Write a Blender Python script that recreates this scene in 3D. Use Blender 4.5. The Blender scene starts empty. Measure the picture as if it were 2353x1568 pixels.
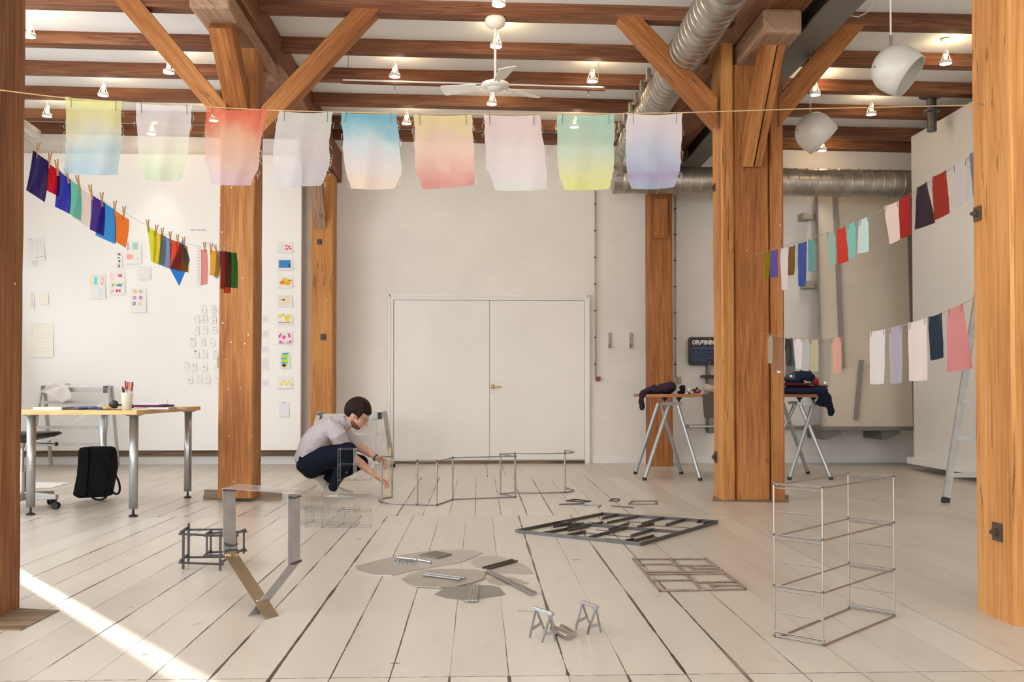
import bpy, bmesh, math, random
from mathutils import Vector, Matrix
random.seed(7)
sc = bpy.context.scene
COL = sc.collection
PI = math.pi
# ------------------------------------------------------------------ camera
F = 2200.0; PX, PY = 1176.5, 848.0; CAMZ = 0.95
EXPO = -0.04; SLY = 9.62
TH = math.atan(47.0 / F); PS = math.atan(75.5 / F * math.cos(TH))
cam = bpy.data.cameras.new('camera'); camo = bpy.data.objects.new('camera', cam); COL.objects.link(camo)
cam.sensor_width = 36; cam.lens = F * 36 / 2353; cam.shift_y = 64.0 / 2353; cam.clip_start = 0.02; cam.clip_end = 200
camo.location = (0, 0, CAMZ); camo.rotation_euler = (PI / 2 + TH, 0, -PS)
sc.camera = camo
RT = Vector((math.cos(PS), -math.sin(PS), 0)); FW = Vector((math.sin(PS) * math.cos(TH), math.cos(PS) * math.cos(TH), math.sin(TH)))
UP = Vector((-math.sin(PS) * math.sin(TH), -math.cos(PS) * math.sin(TH), math.cos(TH))); CAM = Vector((0, 0, CAMZ))
def ray(px, py): return RT * ((px - PX) / F) + UP * ((PY - py) / F) + FW
def atY(px, py, Y): d = ray(px, py); return CAM + d * (Y / d.y)
def atZ(px, py, Z): d = ray(px, py); return CAM + d * ((Z - CAMZ) / d.z)
def fl(px, py, Z=0.0): return atZ(px, py, Z)
# ------------------------------------------------------------------ look
sc.view_settings.view_transform = 'Standard'; sc.view_settings.look = 'None'; sc.view_settings.gamma = 1
sc.view_settings.use_curve_mapping = False
sc.view_settings.exposure = EXPO
sc.cycles.use_denoising = True
sc.cycles.max_bounces = 8; sc.cycles.transparent_max_bounces = 24; sc.cycles.diffuse_bounces = 5
sc.cycles.sample_clamp_indirect = 6
w = bpy.data.worlds.new('sky'); sc.world = w; w.use_nodes = True
w.node_tree.nodes['Background'].inputs[0].default_value = (0.86, 0.93, 1, 1); w.node_tree.nodes['Background'].inputs[1].default_value = 3.0
XL, XR, YB, YR, = -5.95, 6.9, 12.3, -4.0
def area(nm, loc, rot, sx, sy, p, col):
    l = bpy.data.lights.new(nm, 'AREA'); l.shape = 'RECTANGLE'; l.size = sx; l.size_y = sy; l.energy = p; l.color = col
    o = bpy.data.objects.new(nm, l); COL.objects.link(o); o.location = loc; o.rotation_euler = rot; return o
# daylight entering through the window openings (rear wall behind the photographer, left wall)
REARW = [(-5.2, -2.4), (-1.4, 1.4), (2.4, 5.2)]; LEFTW = [(-2.6, 0.4), (1.2, 4.0), (4.8, 7.2)]
PW_L = {(-2.6, 0.4): 70, (1.2, 4.0): 110, (4.8, 7.2): 128, (7.9, 9.5): 27, (9.75, 11.8): 19}
for a_, b_ in REARW: area('daylight', ((a_ + b_) / 2, YR + 0.05, 2.3), (PI / 2 + .30, 0, 0), b_ - a_, 2.6, 150 if a_ > 2 else 46, (1, .985, .96))
for a_, b_ in PW_L: area('daylight', (XL + 0.05, (a_ + b_) / 2, 2.3), (PI / 2 + .25, 0, -PI / 2), b_ - a_, 2.6, PW_L[(a_, b_)], (.86, .93, 1))
sun = bpy.data.lights.new('sun', 'SUN'); sun.energy = 44; sun.angle = math.radians(.8); sun.color = (1, .97, .92)
so = bpy.data.objects.new('sun', sun); COL.objects.link(so)
SD = Vector((1.51, -1.94, 0)).normalized() * math.cos(math.radians(21)) + Vector((0, 0, -math.sin(math.radians(21))))
so.rotation_euler = SD.to_track_quat('-Z', 'Y').to_euler(); so.location = (-9, 14, 6)
# ------------------------------------------------------------------ materials
MC = {}
def nodes(m): m.use_nodes = True; nt = m.node_tree; return nt, nt.nodes, nt.links, nt.nodes['Principled BSDF']
def mat(key, col, rough=.5, metal=0, bump=0, bscale=40, emit=0, spec=.5, var=0, vscale=3):
    if rough >= .8 and spec == .5: spec = .15
    if key in MC: return MC[key]
    m = bpy.data.materials.new(key); nt, N, L, b = nodes(m)
    b.inputs['Base Color'].default_value = (*col, 1); b.inputs['Roughness'].default_value = rough; b.inputs['Metallic'].default_value = metal
    b.inputs['Specular IOR Level'].default_value = spec
    if emit: b.inputs['Emission Color'].default_value = (*col, 1); b.inputs['Emission Strength'].default_value = emit
    if bump or var:
        tc = N.new('ShaderNodeTexCoord'); ns = N.new('ShaderNodeTexNoise'); ns.inputs['Scale'].default_value = bscale; ns.inputs['Detail'].default_value = 5
        L.new(tc.outputs['Object'], ns.inputs['Vector'])
        if bump:
            bp = N.new('ShaderNodeBump'); bp.inputs['Strength'].default_value = bump; bp.inputs['Distance'].default_value = .01
            L.new(ns.outputs[0], bp.inputs['Height']); L.new(bp.outputs[0], b.inputs['Normal'])
        if var:
            n2 = N.new('ShaderNodeTexNoise'); n2.inputs['Scale'].default_value = vscale; n2.inputs['Detail'].default_value = 6
            L.new(tc.outputs['Object'], n2.inputs['Vector'])
            cr = N.new('ShaderNodeValToRGB'); cr.color_ramp.elements[0].position = .3; cr.color_ramp.elements[1].position = .7
            cr.color_ramp.elements[0].color = (*[c * (1 - var) for c in col], 1); cr.color_ramp.elements[1].color = (*[min(1, c * (1 + var)) for c in col], 1)
            L.new(n2.outputs[0], cr.inputs[0]); L.new(cr.outputs[0], b.inputs['Base Color'])
    MC[key] = m; return m
def wood(key, c1, c2, c3, speck=0):
    if key in MC: return MC[key]
    m = bpy.data.materials.new(key); nt, N, L, b = nodes(m)
    uv = N.new('ShaderNodeUVMap'); mp = N.new('ShaderNodeMapping'); mp.inputs['Scale'].default_value = (.9, 16, 1)
    oi = N.new('ShaderNodeObjectInfo'); ad = N.new('ShaderNodeVectorMath'); ad.operation = 'ADD'
    mu = N.new('ShaderNodeMath'); mu.operation = 'MULTIPLY'; mu.inputs[1].default_value = 40; L.new(oi.outputs['Random'], mu.inputs[0])
    L.new(uv.outputs[0], ad.inputs[0]); L.new(mu.outputs[0], ad.inputs[1])
    L.new(ad.outputs[0], mp.inputs[0])
    n1 = N.new('ShaderNodeTexNoise'); n1.inputs['Scale'].default_value = 1.6; n1.inputs['Detail'].default_value = 8; n1.inputs['Distortion'].default_value = 1.3
    L.new(mp.outputs[0], n1.inputs['Vector'])
    mp2 = N.new('ShaderNodeMapping'); mp2.inputs['Scale'].default_value = (1.5, 60, 1); L.new(ad.outputs[0], mp2.inputs[0])
    wv = N.new('ShaderNodeTexNoise'); wv.inputs['Scale'].default_value = 2.4; wv.inputs['Detail'].default_value = 3; L.new(mp2.outputs[0], wv.inputs['Vector'])
    mpb = N.new('ShaderNodeMapping'); mpb.inputs['Scale'].default_value = (.6, 2.2, 1); L.new(ad.outputs[0], mpb.inputs[0])
    nb = N.new('ShaderNodeTexNoise'); nb.inputs['Scale'].default_value = 1.1; nb.inputs['Detail'].default_value = 3; L.new(mpb.outputs[0], nb.inputs['Vector'])
    a1 = N.new('ShaderNodeMath'); a1.operation = 'MULTIPLY_ADD'; a1.inputs[1].default_value = .26; L.new(wv.outputs[0], a1.inputs[0])
    a2 = N.new('ShaderNodeMath'); a2.operation = 'MULTIPLY'; a2.inputs[1].default_value = .36; L.new(n1.outputs[0], a2.inputs[0]); L.new(a2.outputs[0], a1.inputs[2])
    a3 = N.new('ShaderNodeMath'); a3.operation = 'MULTIPLY_ADD'; a3.inputs[1].default_value = .42; L.new(nb.outputs[0], a3.inputs[0]); L.new(a1.outputs[0], a3.inputs[2])
    cr = N.new('ShaderNodeValToRGB'); e = cr.color_ramp.elements; e[0].position = .38; e[0].color = (*c1, 1); e[1].position = .66; e[1].color = (*c3, 1)
    x = e.new(.52); x.color = (*c2, 1); L.new(a3.outputs[0], cr.inputs[0])
    out = cr.outputs[0]
    # long drying cracks and knots
    mp3 = N.new('ShaderNodeMapping'); mp3.inputs['Scale'].default_value = (.35, 7, 1); L.new(ad.outputs[0], mp3.inputs[0])
    n3 = N.new('ShaderNodeTexNoise'); n3.inputs['Scale'].default_value = 1.3; n3.inputs['Detail'].default_value = 4; L.new(mp3.outputs[0], n3.inputs['Vector'])
    s3 = N.new('ShaderNodeMath'); s3.operation = 'SUBTRACT'; s3.inputs[1].default_value = .5; L.new(n3.outputs[0], s3.inputs[0])
    ab = N.new('ShaderNodeMath'); ab.operation = 'ABSOLUTE'; L.new(s3.outputs[0], ab.inputs[0])
    lt = N.new('ShaderNodeMapRange'); lt.inputs[1].default_value = .0015; lt.inputs[2].default_value = .008; lt.inputs[3].default_value = .75; lt.inputs[4].default_value = 0; L.new(ab.outputs[0], lt.inputs[0])
    n4 = N.new('ShaderNodeTexNoise'); n4.inputs['Scale'].default_value = .9; L.new(ad.outputs[0], n4.inputs['Vector'])
    g4 = N.new('ShaderNodeMapRange'); g4.inputs[1].default_value = .52; g4.inputs[2].default_value = .6; L.new(n4.outputs[0], g4.inputs[0])
    mm = N.new('ShaderNodeMath'); mm.operation = 'MULTIPLY'; L.new(lt.outputs[0], mm.inputs[0]); L.new(g4.outputs[0], mm.inputs[1])
    mx = N.new('ShaderNodeMixRGB'); mx.inputs[2].default_value = (.05, .02, .01, 1); L.new(mm.outputs[0], mx.inputs[0]); L.new(out, mx.inputs[1]); out = mx.outputs[0]
    vo = N.new('ShaderNodeTexVoronoi'); vo.inputs['Scale'].default_value = 2.1; mp5 = N.new('ShaderNodeMapping'); mp5.inputs['Scale'].default_value = (.8, 2, 1); L.new(ad.outputs[0], mp5.inputs[0]); L.new(mp5.outputs[0], vo.inputs['Vector'])
    kn = N.new('ShaderNodeMapRange'); kn.inputs[1].default_value = .025; kn.inputs[2].default_value = .07; kn.inputs[3].default_value = .7; kn.inputs[4].default_value = 0; L.new(vo.outputs['Distance'], kn.inputs[0])
    mk_ = N.new('ShaderNodeMixRGB'); mk_.inputs[2].default_value = (.12, .05, .02, 1); L.new(kn.outputs[0], mk_.inputs[0]); L.new(out, mk_.inputs[1]); out = mk_.outputs[0]
    if speck:
        v2 = N.new('ShaderNodeTexVoronoi'); v2.inputs['Scale'].default_value = 16; mp6 = N.new('ShaderNodeMapping'); mp6.inputs['Scale'].default_value = (.8, 1, 1); L.new(ad.outputs[0], mp6.inputs[0]); L.new(mp6.outputs[0], v2.inputs['Vector'])
        sp = N.new('ShaderNodeMapRange'); sp.inputs[1].default_value = .06; sp.inputs[2].default_value = .10; sp.inputs[3].default_value = 1; sp.inputs[4].default_value = 0; L.new(v2.outputs['Distance'], sp.inputs[0])
        sx = N.new('ShaderNodeSeparateColor'); L.new(v2.outputs['Color'], sx.inputs[0])
        gt = N.new('ShaderNodeMath'); gt.operation = 'GREATER_THAN'; gt.inputs[1].default_value = 1 - speck; L.new(sx.outputs[0], gt.inputs[0])
        ms = N.new('ShaderNodeMath'); ms.operation = 'MULTIPLY'; L.new(sp.outputs[0], ms.inputs[0]); L.new(gt.outputs[0], ms.inputs[1])
        mq = N.new('ShaderNodeMixRGB'); mq.inputs[2].default_value = (.85, .83, .78, 1); L.new(ms.outputs[0], mq.inputs[0]); L.new(out, mq.inputs[1]); out = mq.outputs[0]
    L.new(out, b.inputs['Base Color']); b.inputs['Roughness'].default_value = .62; b.inputs['Specular IOR Level'].default_value = .3
    bp = N.new('ShaderNodeBump'); bp.inputs['Strength'].default_value = .35; bp.inputs['Distance'].default_value = .01; L.new(a1.outputs[0], bp.inputs['Height']); L.new(bp.outputs[0], b.inputs['Normal'])
    MC[key] = m; return m
def film(key, col, gloss=.06, rough=.06):
    if key in MC: return MC[key]
    m = bpy.data.materials.new(key); nt, N, L, b = nodes(m); N.remove(b); o = N['Material Output']
    t = N.new('ShaderNodeBsdfTransparent'); t.inputs[0].default_value = (*col, 1); g = N.new('ShaderNodeBsdfGlossy'); g.inputs['Roughness'].default_value = rough
    d = N.new('ShaderNodeBsdfDiffuse'); d.inputs[0].default_value = (*[c * .8 for c in col], 1); x0 = N.new('ShaderNodeMixShader'); x0.inputs[0].default_value = .18
    L.new(t.outputs[0], x0.inputs[1]); L.new(d.outputs[0], x0.inputs[2])
    x = N.new('ShaderNodeMixShader'); x.inputs[0].default_value = gloss; L.new(x0.outputs[0], x.inputs[1]); L.new(g.outputs[0], x.inputs[2]); L.new(x.outputs[0], o.inputs[0])
    MC[key] = m; return m
def gauze(key, stops, clear=.3, scale=0):
    """thin dyed cloth: the dye runs from hem to top along the cloth's own UV"""
    m = bpy.data.materials.new(key); nt, N, L, b = nodes(m); N.remove(b); o = N['Material Output']
    uv = N.new('ShaderNodeUVMap'); sp = N.new('ShaderNodeSeparateXYZ'); ns = N.new('ShaderNodeTexNoise'); ns.inputs['Scale'].default_value = 2.2; ns.inputs['Detail'].default_value = 4
    L.new(uv.outputs[0], sp.inputs[0]); L.new(uv.outputs[0], ns.inputs['Vector'])
    a = N.new('ShaderNodeMath'); a.operation = 'MULTIPLY_ADD'; a.inputs[1].default_value = .5; L.new(ns.outputs[0], a.inputs[0])
    s = N.new('ShaderNodeMath'); s.operation = 'SUBTRACT'; s.inputs[1].default_value = .25; L.new(sp.outputs[1], s.inputs[0]); L.new(s.outputs[0], a.inputs[2])
    cr = N.new('ShaderNodeValToRGB'); e = cr.color_ramp.elements
    e[0].position = stops[0][0]; e[0].color = (*stops[0][1], 1); e[1].position = stops[-1][0]; e[1].color = (*stops[-1][1], 1)
    for p, c in stops[1:-1]: q = e.new(p); q.color = (*c, 1)
    L.new(a.outputs[0], cr.inputs[0])
    wv = N.new('ShaderNodeTexNoise'); wv.inputs['Scale'].default_value = 1; mp = N.new('ShaderNodeMapping'); mp.inputs['Scale'].default_value = (150, 10, 1); L.new(uv.outputs[0], mp.inputs[0]); L.new(mp.outputs[0], wv.inputs['Vector'])
    wv2 = N.new('ShaderNodeTexNoise'); wv2.inputs['Scale'].default_value = 1; mp2 = N.new('ShaderNodeMapping'); mp2.inputs['Scale'].default_value = (9, 190, 1); L.new(uv.outputs[0], mp2.inputs[0]); L.new(mp2.outputs[0], wv2.inputs['Vector'])
    aw = N.new('ShaderNodeMath'); L.new(wv.outputs[0], aw.inputs[0]); L.new(wv2.outputs[0], aw.inputs[1])
    mr = N.new('ShaderNodeMapRange'); mr.inputs[1].default_value = .7; mr.inputs[2].default_value = 1.3; mr.inputs[3].default_value = clear + .05; mr.inputs[4].default_value = max(0, clear - .05); L.new(aw.outputs[0], mr.inputs[0])
    d = N.new('ShaderNodeBsdfDiffuse'); t = N.new('ShaderNodeBsdfTranslucent'); L.new(cr.outputs[0], d.inputs[0]); L.new(cr.outputs[0], t.inputs[0])
    x = N.new('ShaderNodeMixShader'); x.inputs[0].default_value = .42; L.new(d.outputs[0], x.inputs[1]); L.new(t.outputs[0], x.inputs[2])
    tr = N.new('ShaderNodeBsdfTransparent'); x2 = N.new('ShaderNodeMixShader'); L.new(mr.outputs[0], x2.inputs[0]); L.new(x.outputs[0], x2.inputs[1]); L.new(tr.outputs[0], x2.inputs[2]); L.new(x2.outputs[0], o.inputs[0])
    return m
def srgb(r, g, b):
    f = lambda c: (c / 255 / 12.92) if c / 255 <= .04045 else ((c / 255 + .055) / 1.055) ** 2.4
    return (f(r), f(g), f(b))
# ------------------------------------------------------------------ geometry helpers
class MB:
    def __init__(s): s.bm = bmesh.new(); s.m = 0
    def face(s, vs):
        try: f = s.bm.faces.new(vs); f.material_index = s.m; return f
        except ValueError: return None
    def pts(s, co): return [s.bm.verts.new(c) for c in co]
    def box(s, lo, hi):
        x0, y0, z0 = lo; x1, y1, z1 = hi
        return s.hexa([(x0, y0, z0), (x1, y0, z0), (x1, y1, z0), (x0, y1, z0)], [(x0, y0, z1), (x1, y0, z1), (x1, y1, z1), (x0, y1, z1)])
    def hexa(s, A, B):
        a = s.pts(A); b = s.pts(B); n = len(a)
        s.face(a[::-1]); s.face(b)
        for i in range(n): s.face([a[i], a[(i + 1) % n], b[(i + 1) % n], b[i]])
        return s
    def prism(s, poly, off): off = Vector(off); return s.hexa([Vector(p) for p in poly], [Vector(p) + off for p in poly])
    def bar(s, p, q, w, h, up=(0, 0, 1)):
        p = Vector(p); q = Vector(q); d = (q - p).normalized(); up = Vector(up)
        if abs(d.dot(up)) > .98: up = Vector((0, 1, 0))
        x = d.cross(up).normalized() * (w / 2); y = x.cross(d).normalized() * (h / 2)
        c = [-x - y, x - y, x + y, -x + y]
        return s.hexa([p + k for k in c], [q + k for k in c])
    def tube(s, P, r, n=8, close=False, caps=True):
        P = [Vector(p) for p in P]; R = r if isinstance(r, (list, tuple)) else [r] * len(P); rings = []
        ref = None
        for i, p in enumerate(P):
            if close: d = P[(i + 1) % len(P)] - P[i - 1]
            else: d = P[min(i + 1, len(P) - 1)] - P[max(i - 1, 0)]
            d.normalize()
            if ref is None:
                ref = Vector((0, 0, 1)) if abs(d.z) < .9 else Vector((1, 0, 0))
            x = d.cross(ref).normalized(); y = x.cross(d).normalized(); ref = y
            rings.append(s.pts([p + (x * math.cos(2 * PI * k / n) + y * math.sin(2 * PI * k / n)) * R[i] for k in range(n)]))
        m = len(P)
        for i in range(m if close else m - 1):
            a = rings[i]; b = rings[(i + 1) % m]
            for k in range(n): s.face([a[k], b[k], b[(k + 1) % n], a[(k + 1) % n]])
        if not close and caps: s.face(rings[0]); s.face(rings[-1][::-1])
        return s
    def lathe(s, prof, c=(0, 0, 0), n=24, axis=(0, 0, 1)):
        a = Vector(axis).normalized(); x = a.orthogonal().normalized(); y = a.cross(x); c = Vector(c); rings = []
        for r, z in prof:
            if r < 1e-6: rings.append(s.pts([c + a * z]))
            else: rings.append(s.pts([c + a * z + (x * math.cos(2 * PI * k / n) + y * math.sin(2 * PI * k / n)) * r for k in range(n)]))
        for A, B in zip(rings, rings[1:]):
            for k in range(n):
                if len(A) == 1 and len(B) == 1: continue
                if len(A) == 1: s.face([A[0], B[k], B[(k + 1) % n]])
                elif len(B) == 1: s.face([A[k], B[0], A[(k + 1) % n]])
                else: s.face([A[k], B[k], B[(k + 1) % n], A[(k + 1) % n]])
        return s
    def ball(s, c, r, n=16, fr=None):
        """ellipsoid; r = (rx, ry, rz), fr = three axes"""
        c = Vector(c); fr = fr or (Vector((1, 0, 0)), Vector((0, 1, 0)), Vector((0, 0, 1))); r = (r, r, r) if not isinstance(r, (tuple, list)) else r; rings = []
        h = max(6, n // 2)
        for i in range(h + 1):
            t = PI * i / h
            if i in (0, h): rings.append(s.pts([c + fr[2] * r[2] * math.cos(t)]))
            else: rings.append(s.pts([c + fr[0] * r[0] * math.sin(t) * math.cos(2 * PI * k / n) + fr[1] * r[1] * math.sin(t) * math.sin(2 * PI * k / n) + fr[2] * r[2] * math.cos(t) for k in range(n)]))
        for A, B in zip(rings, rings[1:]):
            for k in range(n):
                if len(A) == 1: s.face([A[0], B[k], B[(k + 1) % n]])
                elif len(B) == 1: s.face([A[k], B[0], A[(k + 1) % n]])
                else: s.face([A[k], B[k], B[(k + 1) % n], A[(k + 1) % n]])
        return s
    def grid(s, fn, nu, nv):
        V = [[s.bm.verts.new(fn(i / nu, j / nv)) for i in range(nu + 1)] for j in range(nv + 1)]; uvl = s.bm.loops.layers.uv.verify()
        for j in range(nv):
            for i in range(nu):
                f = s.face([V[j][i], V[j][i + 1], V[j + 1][i + 1], V[j + 1][i]])
                for l, (a, b) in zip(f.loops, [(i, j), (i + 1, j), (i + 1, j + 1), (i, j + 1)]): l[uvl].uv = (a / nu, 1 - b / nv)
        return s
    def loft(s, P, R, lat=(0, 1, 0), n=16):
        """limb: ellipses (in-plane, lateral) along P, rounded ends"""
        P = [Vector(p) for p in P]; lat = Vector(lat); rings = []; m = len(P)
        def ring(p, d, a, b):
            x = d.cross(lat).normalized(); y = x.cross(d).normalized()
            return s.pts([p + x * a * math.cos(2 * PI * k / n) + y * b * math.sin(2 * PI * k / n) for k in range(n)])
        ds = [(P[min(i + 1, m - 1)] - P[max(i - 1, 0)]).normalized() for i in range(m)]
        R = [(r, r) if not isinstance(r, (tuple, list)) else r for r in R]
        for t in (80, 50, 25): k = math.radians(t); rings.append(ring(P[0] - ds[0] * R[0][0] * math.sin(k), ds[0], R[0][0] * math.cos(k), R[0][1] * math.cos(k)))
        for i in range(m): rings.append(ring(P[i], ds[i], *R[i]))
        for t in (25, 50, 80): k = math.radians(t); rings.append(ring(P[-1] + ds[-1] * R[-1][0] * math.sin(k), ds[-1], R[-1][0] * math.cos(k), R[-1][1] * math.cos(k)))
        for A, B in zip(rings, rings[1:]):
            for k in range(n): s.face([A[k], B[k], B[(k + 1) % n], A[(k + 1) % n]])
        s.face(rings[0][::-1]); s.face(rings[-1]); return s
def wpos(o):
    p = Vector((0, 0, 0))
    while o: p = p + o.location; o = o.parent
    return p
def build(name, mb, mats, parent=None, smooth=False, grain=None, bevel=0, org=None, solid=0, sub=0, remesh=0, jit=0):
    """one mesh object; its origin sits at org (or the parent's origin)"""
    bm = mb.bm; base = wpos(parent) if parent else Vector((0, 0, 0)); o_ = Vector(org) if org is not None else base
    if jit:
        for v in bm.verts: v.co += Vector((random.uniform(-jit, jit), random.uniform(-jit, jit), random.uniform(-jit, jit)))
    bmesh.ops.recalc_face_normals(bm, faces=bm.faces)
    if grain is not None:
        g = Vector(grain).normalized(); uvl = bm.loops.layers.uv.verify()
        for f in bm.faces:
            n = f.normal; v = n.cross(g); off = round(n.x * 3 + n.y * 7 + n.z * 13) * .37
            v = v.normalized() if v.length > .15 else (g.orthogonal().normalized())
            gg = g if n.cross(g).length > .15 else n.orthogonal()
            for l in f.loops: l[uvl].uv = (l.vert.co.dot(gg), l.vert.co.dot(v) + off)
    bmesh.ops.translate(bm, verts=bm.verts, vec=-o_)
    me = bpy.data.meshes.new(name); bm.to_mesh(me); bm.free()
    for m in (mats if isinstance(mats, (list, tuple)) else [mats]): me.materials.append(m)
    o = bpy.data.objects.new(name, me); COL.objects.link(o)
    o.location = o_ - base if parent else o_
    if parent: o.parent = parent
    if smooth:
        for p in me.polygons: p.use_smooth = True
    if remesh:
        r = o.modifiers.new('r', 'REMESH'); r.mode = 'VOXEL'; r.voxel_size = remesh; r.use_smooth_shade = True
        q = o.modifiers.new('s', 'SMOOTH'); q.factor = .5; q.iterations = 5 if remesh > .0035 else 2
    if solid: q = o.modifiers.new('t', 'SOLIDIFY'); q.thickness = solid; q.offset = 0
    if sub: q = o.modifiers.new('u', 'SUBSURF'); q.levels = sub; q.render_levels = sub
    if bevel: q = o.modifiers.new('b', 'BEVEL'); q.width = bevel; q.segments = 2; q.limit_method = 'ANGLE'
    return o
NTH = ['first', 'second', 'third', 'fourth', 'fifth', 'sixth', 'seventh', 'eighth', 'ninth', 'tenth', 'eleventh', 'twelfth', 'thirteenth', 'fourteenth', 'fifteenth', 'sixteenth', 'seventeenth']
def tag(o, label, cat, group=None):
    o['label'] = label; o['category'] = cat
    if group: o['group'] = group
    return o
def thing(name, loc, label, cat, group=None):
    o = bpy.data.objects.new(name, None); o.empty_display_size = .05; COL.objects.link(o); o.location = loc; return tag(o, label, cat, group)
def struct(name, mb, m, **k): o = build(name, mb, m, **k); o['kind'] = 'structure'; return o
def copytree(root, loc=None, rotz=None):
    r = root.copy(); COL.objects.link(r)
    if loc is not None: r.location = loc
    if rotz is not None: r.rotation_euler = (0, 0, rotz)
    for ch in list(root.children):
        c = ch.copy(); COL.objects.link(c); c.parent = r
        for g in ch.children: d = g.copy(); COL.objects.link(d); d.parent = c
    return r
# ------------------------------------------------------------------ surfaces
M_wall = mat('whitewash', (.80, .765, .72), .85, bump=.65, bscale=5, var=.05, vscale=1.1)
for n_ in M_wall.node_tree.nodes:
    if n_.type == 'TEX_NOISE' and abs(n_.inputs['Scale'].default_value - 5) < .01:
        mq = M_wall.node_tree.nodes.new('ShaderNodeMapping'); mq.inputs['Scale'].default_value = (.45, .45, 1.5); M_wall.node_tree.links.new(n_.inputs['Vector'].links[0].from_socket, mq.inputs[0]); M_wall.node_tree.links.new(mq.outputs[0], n_.inputs['Vector'])
    if n_.type == 'BUMP': n_.inputs['Distance'].default_value = .03
M_ceil = mat('ceiling plaster', (.84, .83, .81), .9, bump=.15, bscale=8)
M_white = mat('white paint', (.79, .775, .75), .45, var=.03, vscale=2)
M_panel = mat('white board', (.85, .845, .83), .5, var=.015, vscale=1)
M_door = mat('door paint', (.79, .76, .71), .42, var=.04, vscale=1.2)
M_wood = wood('timber', srgb(112, 60, 28), srgb(152, 95, 47), srgb(182, 125, 71), speck=.05)
M_woods = wood('speckled timber', srgb(118, 66, 32), srgb(160, 104, 54), srgb(188, 134, 80), speck=.42)
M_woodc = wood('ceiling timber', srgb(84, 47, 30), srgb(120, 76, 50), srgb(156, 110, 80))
M_woodg = wood('greyed timber', srgb(112, 80, 60), srgb(150, 116, 92), srgb(180, 150, 126))
M_woodp = wood('light timber', srgb(146, 90, 44), srgb(182, 124, 66), srgb(202, 148, 92), speck=.06)
M_plinth = wood('plinth timber', srgb(80, 64, 48), srgb(124, 104, 82), srgb(160, 140, 116))
M_beech = wood('beech edge', srgb(196, 150, 92), srgb(222, 184, 128), srgb(234, 202, 152))
M_pin = mat('clothespin wood', srgb(176, 138, 100), .6)
M_steel = mat('steel', (.34, .33, .32), .38, .9, var=.12, vscale=12)
M_chrome = mat('bright steel', (.52, .52, .52), .24, 1)
M_alu = mat('aluminium', (.46, .455, .44), .5, .6, var=.12, vscale=9)
M_grey = mat('grey leg paint', (.42, .44, .45), .3, .75)
M_galv = mat('galvanised duct', (.42, .39, .34), .36, .85, var=.25, vscale=7)
M_dark = mat('dark steel', (.10, .095, .09), .45, .6, var=.3, vscale=20)
M_bsteel = mat('beam paint', (.17, .155, .14), .5, .2)
M_black = mat('black plastic', (.012, .012, .013), .45)
M_iron = mat('rusty iron', (.10, .07, .05), .6, .5)
M_brass = mat('brass', (.75, .52, .18), .25, 1)
M_lampw = mat('lamp white', (.78, .75, .68), .35)
M_glow = mat('lamp glow', (1, .93, .8), .5, emit=14)
M_glow2 = mat('bulb glow', (1, .66, .28), .5, emit=4)
M_rope = mat('twine', srgb(176, 150, 110), .8)
M_string = mat('thin line', srgb(150, 140, 125), .7)
M_paper = mat('paper', (.80, .795, .785), .7)
M_cream = mat('cream paper', (.84, .81, .72), .7)
M_ink = mat('ink', (.05, .05, .06), .7)
def paint(r, g, b): return mat('colour %d %d %d' % (r, g, b), srgb(r, g, b), .6)
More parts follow.
